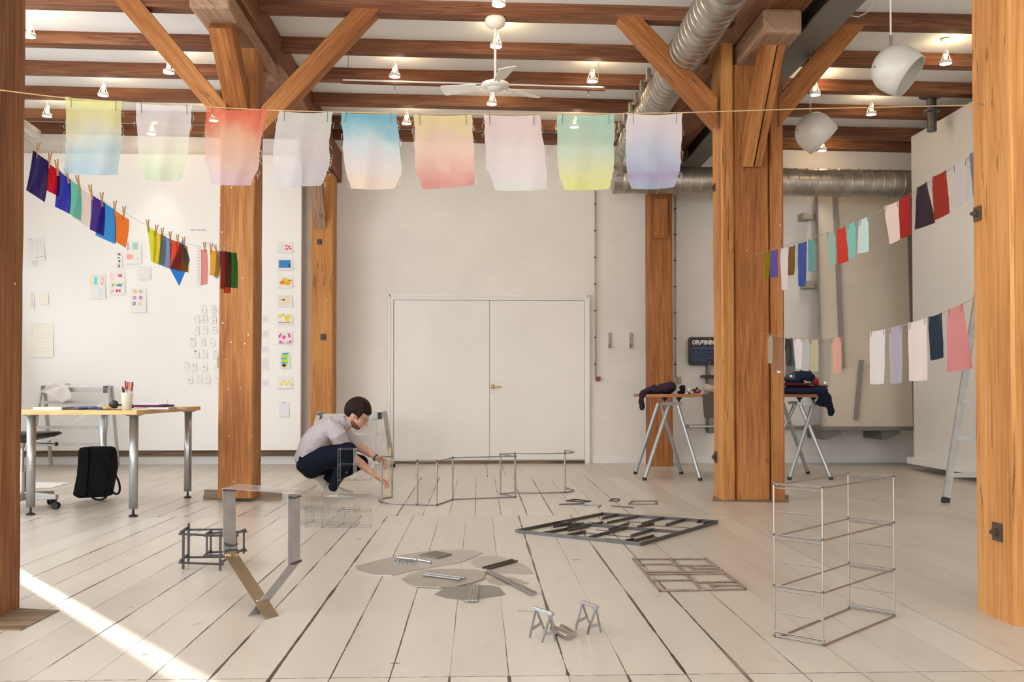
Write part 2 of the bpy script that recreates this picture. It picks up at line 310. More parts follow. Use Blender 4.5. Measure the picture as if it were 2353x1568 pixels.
# floor boards
def floor_mat():
    m = bpy.data.materials.new('painted floorboards'); nt, N, L, b = nodes(m)
    tc = N.new('ShaderNodeTexCoord'); sp = N.new('ShaderNodeSeparateXYZ'); L.new(tc.outputs['Object'], sp.inputs[0])
    def M(op, a, b_=None, c=None):
        n = N.new('ShaderNodeMath'); n.operation = op
        for i, v in enumerate((a, b_, c)):
            if v is None: continue
            if isinstance(v, (int, float)): n.inputs[i].default_value = v
            else: L.new(v, n.inputs[i])
        return n.outputs[0]
    x, y = sp.outputs[0], sp.outputs[1]
    wob = N.new('ShaderNodeTexNoise'); wob.inputs['Scale'].default_value = 2.3; wob.inputs['Detail'].default_value = 3; L.new(tc.outputs['Object'], wob.inputs['Vector'])
    wob2 = N.new('ShaderNodeTexNoise'); wob2.inputs['Scale'].default_value = 26; wob2.inputs['Detail'].default_value = 2; L.new(tc.outputs['Object'], wob2.inputs['Vector'])
    xo = M('ADD', x, M('ADD', M('MULTIPLY', M('SUBTRACT', wob.outputs[0], .5), .004), M('MULTIPLY', M('SUBTRACT', wob2.outputs[0], .5), .0022)))
    s1 = M('GREATER_THAN', y, 3.19); s2 = M('GREATER_THAN', y, 7.23); s3 = M('GREATER_THAN', y, 10.4)
    sec = M('ADD', M('ADD', s1, s2), s3)
    # board width 0.197 m; each run of boards is laid with its own offset
    offs = M('ADD', M('MULTIPLY', s1, .0), M('ADD', M('MULTIPLY', s2, .66), M('MULTIPLY', s3, .38)))
    u = M('ADD', M('DIVIDE', M('ADD', xo, .0965), .1965), offs)
    fr = M('FRACT', u); idx = M('FLOOR', u)
    dist = M('MULTIPLY', M('MINIMUM', fr, M('SUBTRACT', 1, fr)), .1965)
    near = M('ROUND', u)   # id of the joint
    cb = N.new('ShaderNodeCombineXYZ'); L.new(near, cb.inputs[0]); L.new(M('MULTIPLY', sec, 3.7), cb.inputs[1])
    wn = N.new('ShaderNodeTexWhiteNoise'); wn.noise_dimensions = '2D'; L.new(cb.outputs[0], wn.inputs['Vector'])
    # gap breadth varies along the joint; some stretches are filled with paint
    cy = N.new('ShaderNodeCombineXYZ'); L.new(M('MULTIPLY', near, 5.3), cy.inputs[0]); L.new(y, cy.inputs[1])
    ng = N.new('ShaderNodeTexNoise'); ng.inputs['Scale'].default_value = 1.6; ng.inputs['Detail'].default_value = 6; ng.inputs['Roughness'].default_value = .65; L.new(cy.outputs[0], ng.inputs['Vector'])
    p = M('POWER', wn.outputs['Value'], 2.0)
    wid = M('MULTIPLY', M('ADD', M('MULTIPLY', p, .0032), .0012), M('MULTIPLY', M('MAXIMUM', M('SUBTRACT', M('ADD', ng.outputs[0], M('MULTIPLY', wn.outputs['Value'], .10)), .44), 0), 7.5))
    # shallow, mostly filled joints at the right side of the room
    gap = N.new('ShaderNodeMapRange'); L.new(M('SUBTRACT', dist, wid), gap.inputs[0]); gap.inputs[1].default_value = -.0006; gap.inputs[2].default_value = .0009; gap.inputs[3].default_value = 1; gap.inputs[4].default_value = 0
    # butt joints
    yb = y
    d = M('ABSOLUTE', M('SUBTRACT', y, 3.19))
    for k in (7.23, 10.4): d = M('MINIMUM', d, M('ABSOLUTE', M('SUBTRACT', y, k)))
    dw = M('ADD', d, M('MULTIPLY', M('SUBTRACT', wob2.outputs[0], .45), .012))
    bj = N.new('ShaderNodeMapRange'); L.new(dw, bj.inputs[0]); bj.inputs[1].default_value = .0022; bj.inputs[2].default_value = .0042; bj.inputs[3].default_value = .8; bj.inputs[4].default_value = 0
    fill = N.new('ShaderNodeMapRange'); L.new(M('ADD', x, M('MULTIPLY', M('SUBTRACT', ng.outputs[0], .5), 4)), fill.inputs[0]); fill.inputs[1].default_value = .9; fill.inputs[2].default_value = 2.2; fill.inputs[3].default_value = 1; fill.inputs[4].default_value = .28
    crack = M('MAXIMUM', M('MULTIPLY', gap.outputs[0], fill.outputs[0]), bj.outputs[0])
    # raised paint ridge beside the joint
    # board tint
    cbi = N.new('ShaderNodeCombineXYZ'); L.new(idx, cbi.inputs[0]); L.new(sec, cbi.inputs[1]); wi = N.new('ShaderNodeTexWhiteNoise'); wi.noise_dimensions = '2D'; L.new(cbi.outputs[0], wi.inputs['Vector'])
    mp = N.new('ShaderNodeMapping'); mp.inputs['Scale'].default_value = (5, .8, 1); L.new(tc.outputs['Object'], mp.inputs[0])
    n2 = N.new('ShaderNodeTexNoise'); n2.inputs['Scale'].default_value = 1.2; n2.inputs['Detail'].default_value = 7; L.new(mp.outputs[0], n2.inputs['Vector'])
    t = M('ADD', M('MULTIPLY', wi.outputs['Value'], .45), M('MULTIPLY', n2.outputs[0], .6))
    cr = N.new('ShaderNodeValToRGB'); e = cr.color_ramp.elements; e[0].position = .15; e[0].color = (*FLOORA, 1); e[1].position = .85; e[1].color = (*FLOORB, 1); L.new(t, cr.inputs[0])
    # worn spots, stains, chips
    n3 = N.new('ShaderNodeTexNoise'); n3.inputs['Scale'].default_value = 5; n3.inputs['Detail'].default_value = 3; n3.inputs['Roughness'].default_value = .5; mp3 = N.new('ShaderNodeMapping'); mp3.inputs['Scale'].default_value = (2.2, 1, 1); L.new(tc.outputs['Object'], mp3.inputs[0]); L.new(mp3.outputs[0], n3.inputs['Vector'])
    r3 = N.new('ShaderNodeMapRange'); L.new(n3.outputs[0], r3.inputs[0]); r3.inputs[1].default_value = .71; r3.inputs[2].default_value = .76; r3.inputs[3].default_value = 0; r3.inputs[4].default_value = .5
    n5 = N.new('ShaderNodeTexNoise'); n5.inputs['Scale'].default_value = 1.0; n5.inputs['Detail'].default_value = 8; n5.inputs['Roughness'].default_value = .7; mp5 = N.new('ShaderNodeMapping'); mp5.inputs['Scale'].default_value = (9, 2.2, 1); L.new(tc.outputs['Object'], mp5.inputs[0]); L.new(mp5.outputs[0], n5.inputs['Vector'])
    r5 = N.new('ShaderNodeMapRange'); L.new(n5.outputs[0], r5.inputs[0]); r5.inputs[1].default_value = .56; r5.inputs[2].default_value = .8; r5.inputs[3].default_value = 0; r5.inputs[4].default_value = .6
    m5 = N.new('ShaderNodeMixRGB'); L.new(r5.outputs[0], m5.inputs[0]); L.new(cr.outputs[0], m5.inputs[1]); m5.inputs[2].default_value = (*srgb(160, 146, 132), 1)
    mx = N.new('ShaderNodeMixRGB'); L.new(r3.outputs[0], mx.inputs[0]); L.new(m5.outputs[0], mx.inputs[1]); mx.inputs[2].default_value = (*srgb(160, 118, 84), 1)
    vo = N.new('ShaderNodeTexVoronoi'); vo.inputs['Scale'].default_value = 4.2; mv = N.new('ShaderNodeMapping'); mv.inputs['Scale'].default_value = (.75, 1.5, 1); mv.inputs['Rotation'].default_value = (0, 0, .2); L.new(tc.outputs['Object'], mv.inputs[0]); L.new(mv.outputs[0], vo.inputs['Vector'])
    wv_ = N.new('ShaderNodeSeparateColor'); L.new(vo.outputs['Color'], wv_.inputs[0])
    vr = M('MULTIPLY', M('POWER', wv_.outputs[0], 2.5), .105)
    ch = M('MULTIPLY', M('LESS_THAN', M('ADD', vo.outputs['Distance'], M('MULTIPLY', wob2.outputs[0], .05)), vr), M('GREATER_THAN', wv_.outputs[1], .25))
    mc = N.new('ShaderNodeMixRGB'); L.new(M('MULTIPLY', ch, .8), mc.inputs[0]); L.new(mx.outputs[0], mc.inputs[1]); mc.inputs[2].default_value = (*srgb(70, 50, 38), 1)
    ml = N.new('ShaderNodeMixRGB'); L.new(M('MULTIPLY', M('MULTIPLY', gap.outputs[0], M('SUBTRACT', 1, fill.outputs[0])), .6), ml.inputs[0]); L.new(mc.outputs[0], ml.inputs[1]); ml.inputs[2].default_value = (*srgb(226, 220, 210), 1)
    mk = N.new('ShaderNodeMixRGB'); L.new(crack, mk.inputs[0]); L.new(ml.outputs[0], mk.inputs[1]); mk.inputs[2].default_value = (.028, .02, .015, 1)
    L.new(mk.outputs[0], b.inputs['Base Color'])
    rr = N.new('ShaderNodeMapRange'); L.new(n2.outputs[0], rr.inputs[0]); rr.inputs[3].default_value = .285; rr.inputs[4].default_value = .34; L.new(rr.outputs[0], b.inputs['Roughness'])
    b.inputs['Specular IOR Level'].default_value = .55
    h = M('SUBTRACT', M('MULTIPLY', wob.outputs[0], .5), M('MULTIPLY', crack, 1.2))
    bp = N.new('ShaderNodeBump'); bp.inputs['Strength'].default_value = .5; bp.inputs['Distance'].default_value = .004; L.new(h, bp.inputs['Height']); L.new(bp.outputs[0], b.inputs['Normal'])
    return m
FLOORA = srgb(185, 175, 162); FLOORB = srgb(205, 197, 185)
struct('floor', MB().box((XL - .2, YR - .2, -.1), (XR + .2, YB + .3, 0)), floor_mat())
# walls
struct('wall_back', MB().box((XL - .2, YB, 0), (XR + .2, YB + .25, 4.6)), M_wall)
struct('wall_right', MB().box((XR, YR - .2, 0), (XR + .2, YB, 4.6)), M_wall)
def holed(axis, c0, c1, spans, z0, z1, lo, hi):
    mb = MB(); cur = lo
    def bx(a, b, u, v):
        if b - a < 1e-4 or v - u < 1e-4: return
        if axis == 'y': mb.box((a, c0, u), (b, c1, v))
        else: mb.box((c0, a, u), (c1, b, v))
    for s in spans:
        a, b = s[:2]; u, v = (s[2], s[3]) if len(s) > 2 else (z0, z1)
        bx(cur, a, 0, 4.6); bx(a, b, 0, u); bx(a, b, v, 4.6); cur = b
    bx(cur, hi, 0, 4.6); return mb
struct('wall_rear', holed('y', YR - .2, YR, REARW, 1.0, 3.6, XL - .2, XR + .2), M_wall)
struct("wall_left", holed("x", XL - .04, XL, LEFTW + [(7.9, 11.8, 1.0, 3.75)], 1.0, 3.6, YR, YB), M_wall)
M_blind = mat("blind", (.82, .82, .80), .8)
mb = MB()
for a, b in ((7.9, SLY + .008), (SLY + .075, 11.8)): mb.box((XL - .035, a, 1.0), (XL - .02, b, 3.75))
mb.box((XL - .035, SLY + .0, 1.0), (XL - .02, SLY + .08, 2.15))
struct("window_7", mb, M_blind)  # unseen blind, added to hold back the sun except for one floor streak
k = 0
for a, b in REARW + LEFTW:
    k += 1; mb = MB(); left = (a, b) in LEFTW; n = 3
    def fb(u0, u1, z0, z1):
        if left: mb.box((XL - .04, u0, z0), (XL, u1, z1))
        else: mb.box((u0, YR - .14, z0), (u1, YR - .08, z1))
    fb(a, a + .06, 1, 3.6); fb(b - .06, b, 1, 3.6); fb(a, b, 1, 1.06); fb(a, b, 3.54, 3.6); fb(a, b, 2.6, 2.65)
    for i in range(1, n): x = a + (b - a) * i / n; fb(x - .025, x + .025, 1, 3.6)
    struct('window_%d' % k, mb, M_white)
# ceiling falls slightly to the right
CS = -.013
def cz(X, base): return base + CS * X
HJ = 4.125; HC = 4.245
struct('ceiling', MB().hexa([(XL - .2, YR - .2, cz(XL, HC)), (XR + .2, YR - .2, cz(XR, HC)), (XR + .2, YB + .25, cz(XR, HC)), (XL - .2, YB + .25, cz(XL, HC))],
                            [(XL - .2, YR - .2, 4.8), (XR + .2, YR - .2, 4.8), (XR + .2, YB + .25, 4.8), (XL - .2, YB + .25, 4.8)]), M_ceil)
mb = MB(); mb.box((XL, YB - .03, 0), (-1.84, YB, .1)); mb.box((-1.79, YB - .025, 0), (-1.22, YB, .07)); mb.box((1.46, YB - .03, 0), (XR, YB, .1)); struct('baseboard_back', mb, M_white)
struct('baseboard_left', MB().box((XL, 0, 0), (XL + .02, YB - .05, .1)), M_white)
# double door
D = YB - .04
pl = atY(895, 680, D); pr = atY(1352, 680, D); x0, x1, zt = pl.x, pr.x, pl.z
door = MB(); fw = .05
door.box((x0, D, 0), (x0 + fw, YB, zt)); door.box((x1 - fw, D, 0), (x1, YB, zt)); door.box((x0 + fw, D, zt - fw), (x1 - fw, YB, zt))
door.box((x0 - .015, D - .015, 0), (x0 + .012, YB, zt + .015)); door.box((x1 - .012, D - .015, 0), (x1 + .015, YB, zt + .015)); door.box((x0, D - .015, zt - .01), (x1, YB, zt + .02))
dr = struct('door_1', door, M_white)
xs = atY(1125, 900, D).x
for a, b in ((x0 + fw + .004, xs - .003), (xs + .003, x1 - fw - .004)):
    lf = build('door_leaf', MB().box((a, YB - .022, .045), (b, YB - .002, zt - fw - .005)), M_door, dr, bevel=.002)
build('threshold', MB().box((x0 + fw, YB - .05, 0), (x1 - fw, YB, .035)), M_plinth, dr, grain=(1, 0, 0))
hp = atY(1132, 889, YB - .05); mb = MB(); mb.lathe([(.0, -.03), (.026, -.03), (.026, -.02), (.01, -.015), (.01, .02)], (hp.x, YB - .05, hp.z), 16, (0, 1, 0))
mb.tube([(hp.x, YB - .075, hp.z), (hp.x + .05, YB - .08, hp.z), (hp.x + .11, YB - .07, hp.z - .004)], [.011, .009, .007])
h = build('door_handle', mb, M_brass, dr, smooth=True); h['label'] = 'brass lever handle'
mb = MB(); kp = atY(1133, 914, YB - .03); mb.lathe([(0, 0), (.008, 0), (.008, .02)], (kp.x, YB - .035, kp.z), 10, (0, 1, 0)); build('keyhole_cover', mb, M_brass, dr)
# big white board on the back wall, left
a = atY(49, 352, 12.1); b = atY(690, 1035, 12.1)
tag(build('display_board', MB().box((XL + .02, 12.1, b.z), (b.x, 12.2, a.z)), M_panel, org=((a.x + b.x) / 2, 12.1, b.z)), 'huge white wall board covered with taped sketches behind the table', 'board')
struct('trim_1', MB().box((XL, 12.2, .115), (b.x + .01, YB, .2)), M_plinth, grain=(1, 0, 0))
# ------------------------------------------------------------------ ceiling joists
JB = [44, 131, 195, 250, 299, 328]
jn = ['nearest', 'second', 'third', 'fourth', 'fifth', 'last']
JY = []
def joist(Y, lab, w=.135):
    g = (1, 0, CS)
    mb = MB(); xs_ = []
    for u0, u1, k_ in ((XL, -2.222, 5), (-1.858, 2.198, 6), (2.562, XR, 6)): xs_ += [(u0 + (u1 - u0) * i / k_, u0 + (u1 - u0) * (i + 1) / k_) for i in range(k_)]
    for A, B in xs_:
        def sec(X): j = math.sin(X * 2.1 + Y) * .006; return [(X, Y + j, cz(X, HJ) + j * .5), (X, Y + w + j, cz(X, HJ)), (X, Y + w + j, cz(X, HC) - .001), (X, Y + j, cz(X, HC) - .001)]
        mb.hexa(sec(A), sec(B))
    bmesh.ops.remove_doubles(mb.bm, verts=mb.bm.verts, dist=.0001)
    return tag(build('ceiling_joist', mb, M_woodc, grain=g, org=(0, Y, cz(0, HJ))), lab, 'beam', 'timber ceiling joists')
for i, y in enumerate(JB):
    Y = F * (HJ - CAMZ - .003) / (895 - y) - .135; JY.append(Y)
    joist(Y, 'long brown timber joist across the ceiling, ' + ['nearest, running above the fan mount', 'second, behind the fan rod', 'third from the front, above the slim wooden rail', 'fourth from the front, level with the fan hub', 'fifth from the front, second from the back wall', 'farthest back, along the top of the back wall'][i])
YJ0 = JY[0]
def beamY(name, x0, x1, z0, z1, y0, y1, m, lab, cat='beam'):
    return tag(build(name, MB().box((x0, y0, z0), (x1, y1, z1)), m, grain=(0, 1, 0), org=((x0 + x1) / 2, y0, z0), bevel=.008), lab, cat)
# girders (front to back)
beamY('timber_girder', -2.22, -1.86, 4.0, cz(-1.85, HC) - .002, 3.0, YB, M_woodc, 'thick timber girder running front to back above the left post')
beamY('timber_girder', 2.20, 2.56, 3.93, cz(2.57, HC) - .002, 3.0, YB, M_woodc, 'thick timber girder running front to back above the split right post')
# posts ---------------------------------------------------------------
def post(name, boxes, lab, m=M_wood, z0=0, org=None, jit=.0):
    mb = None; xs_ = [c for b in boxes for c in (b[0], b[1])]; ys = [c for b in boxes for c in (b[2], b[3])]
    t = thing(name, ((min(xs_) + max(xs_)) / 2, (min(ys) + max(ys)) / 2, z0), lab, 'post', 'timber posts')
    for (a, b, c, d, z, nm, mm) in boxes:
        mb = MB(); n = 22; prev = None
        zs = [z0 + (z - z0) * i / n for i in range(n + 1)]
        rings = []
        for i, zz in enumerate(zs):
            j = lambda: random.uniform(-.003, .003)
            ch = .012
            P = [(a + ch, c), (b - ch, c), (b, c + ch), (b, d - ch), (b - ch, d), (a + ch, d), (a, d - ch), (a, c + ch)]
            dx, dy = j(), j()
            rings.append(mb.pts([(p[0] + dx * .5, p[1] + dy * .5, zz) for p in P]))
        for A, B in zip(rings, rings[1:]):
            for k_ in range(8): mb.face([A[k_], A[(k_ + 1) % 8], B[(k_ + 1) % 8], B[k_]])
        mb.face(rings[0]); mb.face(rings[-1])
        build(nm, mb, mm, t, grain=(0, 0, 1))
    return t
def brace(parent, quad, Y, depth, m=M_wood, lab=None):
    P = [atY(x, y, Y) for x, y in quad]
    g = ((P[0] + P[1]) - (P[2] + P[3]))
    o = build('brace', MB().prism(P, (0, depth, 0)), m, parent, grain=g, bevel=.006)
    if lab: o['label'] = lab
    return o
def brace_yz(parent, x0, x1, p, q, th, m=M_wood):
    """brace leaning in the depth direction, p and q = (y, z) centre-line ends"""
    d = Vector((0, q[0] - p[0], q[1] - p[1])).normalized(); n = Vector((0, -d.z, d.y)) * th / 2
    a = Vector((x0, p[0], p[1])); b = Vector((x0, q[0], q[1]))
    return build('brace', MB().prism([a - n, a + n, b + n, b - n], (x1 - x0, 0, 0)), m, parent, grain=d, bevel=.006)
def nut(parent, c, s=.035, axis=(0, -1, 0), plate=.0):
    mb = MB(); c = Vector(c); ax = Vector(axis)
    if plate:
        x = ax.cross(Vector((0, 0, 1))).normalized(); z = Vector((0, 0, 1))
        mb.hexa([c + x * plate * i + z * plate * 1.1 * j for i, j in ((-1, -1), (1, -1), (1, 1), (-1, 1))], [c + ax * .008 + x * plate * i + z * plate * 1.1 * j for i, j in ((-1, -1), (1, -1), (1, 1), (-1, 1))])
    mb.lathe([(0, 0), (s * .6, 0), (s * .6, .022), (s * .35, .024), (s * .3, .035), (0, .035)], c, 6, axis); return build('bolt', mb, M_iron, parent)
# left middle post
pA = post('timber_post', [(-2.2, -1.905, 8.16, 8.46, 3.86, 'post_shaft', M_woods)], 'pale speckled timber post left of the crouching person, with rope-hung cloth in front', z0=.031)
build('bolster', MB().box((-2.21, 7.3, 3.855), (-1.9, 9.05, 4.0)), M_woodg, pA, grain=(0, 1, 0), bevel=.02)
brace_yz(pA, -2.14, -1.955, (7.62, 3.86), (8.42, 3.13), .17)
brace_yz(pA, -2.14, -1.955, (8.78, 3.86), (8.3, 3.3), .15)
brace(pA, [(250, -12), (312, -12), (520, 238), (520, 300)], 8.05, .15)
brace(pA, [(815, 16), (874, 19), (600, 309), (600, 246)], 8.05, .15)
c = fl(463, 1147); d_ = fl(648, 1147)
mb = MB(); P = [fl(467, 1149), fl(645, 1151), fl(648, 1136), fl(470, 1133)]; mb.hexa([p for p in P], [p + Vector((0, 0, .03)) for p in P])
tag(build('plinth_board', mb, M_plinth, grain=(1, 0, 0), org=(-2.05, 8.1, 0)), 'worn brown plank on the floor at the foot of the left post', 'plank')
# right compound post
pB = post('timber_post', [(2.066, 2.177, 8.08, 8.38, 3.92, 'outer_timber', M_woodp), (2.184, 2.484, 8.1, 8.38, 3.74, 'post_shaft', M_wood), (2.491, 2.604, 8.08, 8.38, 3.74, 'outer_timber', M_wood)], 'massive triple timber post with a deep crack, in the right half of the room', z0=.009)
build('bolster', MB().box((2.21, 7.35, 3.735), (2.53, 9.05, 3.935)), M_woodg, pB, grain=(0, 1, 0), bevel=.03)
# leaning front brace of the right post with a split
for sx in (0, 1):
    P = [(1762, 70), (1792, 70), (1731, 384), (1706, 384)] if sx == 0 else [(1795, 70), (1812, 74), (1750, 384), (1734, 384)]
    Yt, Yb = 7.55, 8.05
    Q = [atY(x, y, Yt if i < 2 else Yb) for i, (x, y) in enumerate(P)]
    build('brace', MB().prism(Q, (0.0, .16, 0.06)), M_wood, pB, grain=Q[0] - Q[3], bevel=.004)
brace(pB, [(1414, 36), (1472, 36), (1650, 225), (1644, 292)], 8.06, .15)
brace(pB, [(1990, 55), (1928, 55), (1790, 223), (1790, 292)], 8.05, .15)
nut(pB, (2.066, 8.3, 2.72), .03, (-1, 0, 0), .03); nut(pB, (2.066, 8.3, .36), .05, (-1, 0, 0), .045)
mb = MB(); P = [fl(1637, 1153), fl(1812, 1157), fl(1812, 1140), fl(1640, 1140)]; mb.hexa(P, [p + Vector((0, 0, .008)) for p in P]); tag(build('plinth_board', mb, M_plinth, grain=(1, 0, 0), org=(2.36, 8.2, 0)), 'thin worn wood skirt around the foot of the triple post', 'plank')
# near posts
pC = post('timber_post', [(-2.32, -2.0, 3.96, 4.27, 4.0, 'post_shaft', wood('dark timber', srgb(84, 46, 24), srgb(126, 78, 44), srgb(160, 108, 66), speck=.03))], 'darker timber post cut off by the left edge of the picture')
mb = MB(); P = [fl(-60, 1450), fl(48, 1450), fl(136, 1405), fl(0, 1398)]; mb.hexa(P, [p + Vector((0, 0, .004)) for p in P]); tag(build('plinth_board', mb, M_plinth, grain=(1, 0, 0), org=(-2.0, 3.9, 0)), 'dark worn floor patch plate at the foot of the leftmost post', 'plank')
pD = post('timber_post', [(2.145, 2.5, 3.78, 4.08, 3.92, 'post_shaft', M_woodp)], 'orange timber post with iron bolts cut off by the right edge of the picture')
q = atY(2298, 1232, 3.9); nut(pD, (2.145, 3.90, .36), .03, (-1, 0, 0), .034); nut(pD, (2.145, 4.03, 1.705), .024, (-1, 0, 0), .028)
# wall posts
pE = post('timber_post', [(-2.06, -1.79, 11.75, 12.08, 3.62, 'post_shaft', M_woodp)], 'timber wall post right beside the edge of the huge white board')
build('bolster', MB().box((-2.08, 11.1, 3.6), (-1.76, 12.29, 3.99)), M_woodc, pE, grain=(0, 1, 0), bevel=.015)
brace_yz(pE, -2.02, -1.87, (11.3, 3.62), (11.8, 2.95), .14, M_woodg)
nut(pE, atY(734, 556, 11.75), .05, plate=.03); nut(pE, atY(743, 775, 11.75), .04, plate=.035)
pF = post('timber_post', [(2.11, 2.39, 11.75, 12.08, 3.62, 'post_shaft', M_wood)], 'timber wall post behind the draped end of the trestle table')
brace_yz(pF, 2.15, 2.32, (11.70, 3.3), (11.77, 2.82), .12, M_wood)
build('bolster', MB().box((2.07, 11.1, 3.6), (2.39, 12.29, 3.95)), M_woodc, pF, grain=(0, 1, 0), bevel=.015)
nut(pE, (-1.925, 11.74, 2.2), .0001)
# steel beam
mb = MB(); z = 3.83
mb.box((2.6, 3, z), (2.86, YB, z + .02)); mb.box((2.72, 3, z + .02), (2.75, YB, 4.06)); mb.box((2.6, 3, 4.06), (2.86, YB, 4.08))
tag(build('steel_beam', mb, M_bsteel, org=(2.73, 3, z)), 'dark grey steel beam running along the right girder', 'beam')
# ------------------------------------------------------------------ ducts
def duct(axis_pts, r, step, nring=32):
    a, b = Vector(axis_pts[0]), Vector(axis_pts[1]); L_ = (b - a).length; prof = [(0, 0), (r, 0)]; t = step * .6
    while t < L_ - .02: prof += [(r, t - .014), (r, t - .0065), (r, t - .005), (r + .007, t - .0025), (r + .007, t + .0025), (r, t + .005), (r, t + .0065), (r, t + .014)]; t += step
    prof += [(r, L_), (0, L_)]
    return MB().lathe(prof, a, nring, b - a)
t = thing('ventilation_duct', (1.78, 3, 3.72), 'round galvanised duct running front to back below the ceiling', 'duct', 'ventilation ducts')
build('duct_pipe', duct([(1.78, 3.0, 3.84), (1.78, 10.95, 3.84)], .16, .11), M_galv, t, smooth=True)
build('duct_collar', MB().lathe([(.160, 0), (.172, 0), (.172, .05), (.160, .05)], (1.78, 6.75, 3.84), 32, (0, 1, 0)), M_galv, t)
mb = MB(); mb.tube([(1.78, 10.95, 3.84), (1.78, 11.2, 3.82), (1.78, 11.4, 3.74), (1.78, 11.5, 3.56)], .16, 24); build('duct_elbow', mb, M_galv, t, smooth=True)
for i in range(7):
    y = 8.9 + i * .36; mb = MB(); mb.box((1.575, y, 3.87), (1.615, y + .07, 3.98)); mb.box((1.60, y + .01, 3.88), (1.66, y + .06, 3.90)); mb.box((1.56, y + .02, 3.855), (1.60, y + .05, 3.885)); build('duct_nozzle', mb, M_galv, t, bevel=.006)
t = thing('ventilation_duct', (1.7, 11.9, 3.35), 'round galvanised duct with a capped end along the back wall', 'duct', 'ventilation ducts')
zc = atY(1700, 415, 11.5).z
build('duct_pipe', duct([(1.69, 11.5, zc + .0), (5.4, 11.5, zc - .03)], .166, .13), M_galv, t, smooth=True)
build('end_cap', MB().lathe([(0, 0), (.172, 0), (.172, .1), (.166, .1)], (1.62, 11.5, zc), 32, (1, 0, 0)), M_galv, t)
# ------------------------------------------------------------------ ceiling lamps
def make_spot():
    t = thing('ceiling_spotlight', (0, 0, 0), '', 'lamp', 'small white ceiling spotlights')
    H = SPH
    mb = MB(); mb.lathe([(0, 0), (.042, 0), (.042, -.012), (0, -.016)], (0, 0, H), 20); mb.lathe([(.003, 0), (.003, -.07)], (0, 0, H - .012), 8); build('ceiling_rose', mb, M_lampw, t, smooth=True)
    mb = MB(); mb.lathe([(0, .0), (.012, 0), (.02, -.015), (.024, -.045), (.022, -.05), (0, -.05)], (0, 0, .135), 18); build('lamp_holder', mb, M_lampw, t, smooth=True)
    mb = MB()
    for k in range(3): a = 2 * PI * k / 3 + .5; mb.tube([(.02 * math.cos(a), .02 * math.sin(a), .1), (.048 * math.cos(a), .048 * math.sin(a), .025)], .0035, 6)
    build('bracket', mb, M_lampw, t)
    mb = MB(); mb.ball((0, 0, .062), (.018, .018, .028), 14); build('bulb', mb, M_glow2, t, smooth=True)
    mb = MB(); mb.lathe([(.048, .03), (.054, .028), (.056, 0), (.052, 0), (.046, .026), (.048, .03)], (0, 0, 0), 24); build('lamp_ring', mb, M_lampw, t, smooth=True)
    mb = MB(); mb.lathe([(0, .0), (.051, .002), (.046, .008), (0, .008)], (0, 0, 0), 24); build('lens', mb, M_glow, t, smooth=True)
    return t
SPH = .235
spots = [(67, 85, 'farthest left, beside the leftmost post'), (1146, 12, 'highest, directly above the fan mount'), (1140, 108, 'half hidden behind the fan rod'), (907, 177, 'left of the fan, in front of the third joist'), (1361, 188, 'right of the fan, in front of the third joist'),
         (237, 220, 'above the yellow and blue cloth'), (388, 168, 'tucked behind the left diagonal brace'), (108, 268, 'low at the far left above the navy film'), (1130, 240, 'just below the fan hub'),
         (934, 285, 'between the teal and the yellow-pink cloths'), (1320, 293, 'shining through the green cloth'), (348, 309, 'shining through the white and pale green cloth'), (491, 278, 'shining through the red cloth'),
         (2173, 147, 'beside the large bell lamp near the right post'), (1873, 219, 'above the cord of the small bell lamp'), (2002, 264, 'between the two bell lamps'), (1889, 347, 'peeking out below the small bell lamp')]
proto = make_spot()
for i, (px, py, lab) in enumerate(spots):
    z = HC - SPH + .0; p = atZ(px, py, z)
    p = atZ(px, py, cz(p.x, HC) - SPH)
    o = proto if i == 0 else copytree(proto)
    o.location = p; o.rotation_euler = (0, 0, i * .7); o['label'] = 'small white wire-cage ceiling spotlight, lit, ' + lab
    l = bpy.data.lights.new('spot_glow', 'POINT'); l.energy = 3.6; l.color = (1, .70, .36); l.shadow_soft_size = .02
    lo = bpy.data.objects.new('spot_glow', l); COL.objects.link(lo); lo.location = p + Vector((0, 0, .112)) ; lo.location.x += .04
    l = bpy.data.lights.new('spot_beam', 'SPOT'); l.energy = 27; l.color = (1, .93, .84); l.spot_size = 2.1 if p.y < 10.6 else 1.1; l.spot_blend = .8; l.shadow_soft_size = .04
    lo = bpy.data.objects.new('spot_beam', l); COL.objects.link(lo); lo.location = p - Vector((0, 0, .02))
# ------------------------------------------------------------------ fan
c = atY(1138, 44, YJ0 + .06)
fz = atY(1138, 196, c.y).z
t = thing('ceiling_fan', (c.x, c.y, fz), 'white three-blade ceiling fan hanging on a long rod from the nearest joist', 'fan')
top = cz(c.x, HJ)
build('canopy', MB().lathe([(0, 0), (.085, 0), (.09, -.02), (.08, -.06), (.04, -.085), (0, -.09)], (c.x, c.y, top), 28), M_lampw, t, smooth=True)
build('downrod', MB().lathe([(0.011, top - .08), (.011, fz + .06), (.03, fz + .04), (.03, fz + .02)], (c.x, c.y, 0), 16), M_lampw, t, smooth=True)
build('motor_housing', MB().lathe([(0, .045), (.05, .04), (.115, .015), (.122, 0), (.115, -.015), (.085, -.025), (0, -.025)], (c.x, c.y, fz), 36), M_lampw, t, smooth=True)
build('hub_cap', MB().lathe([(0.075, 0), (.07, -.012), (.045, -.028), (0, -.034)], (c.x, c.y, fz - .02), 30), mat('lamp white soft', (.7, .68, .62), .3), t, smooth=True)
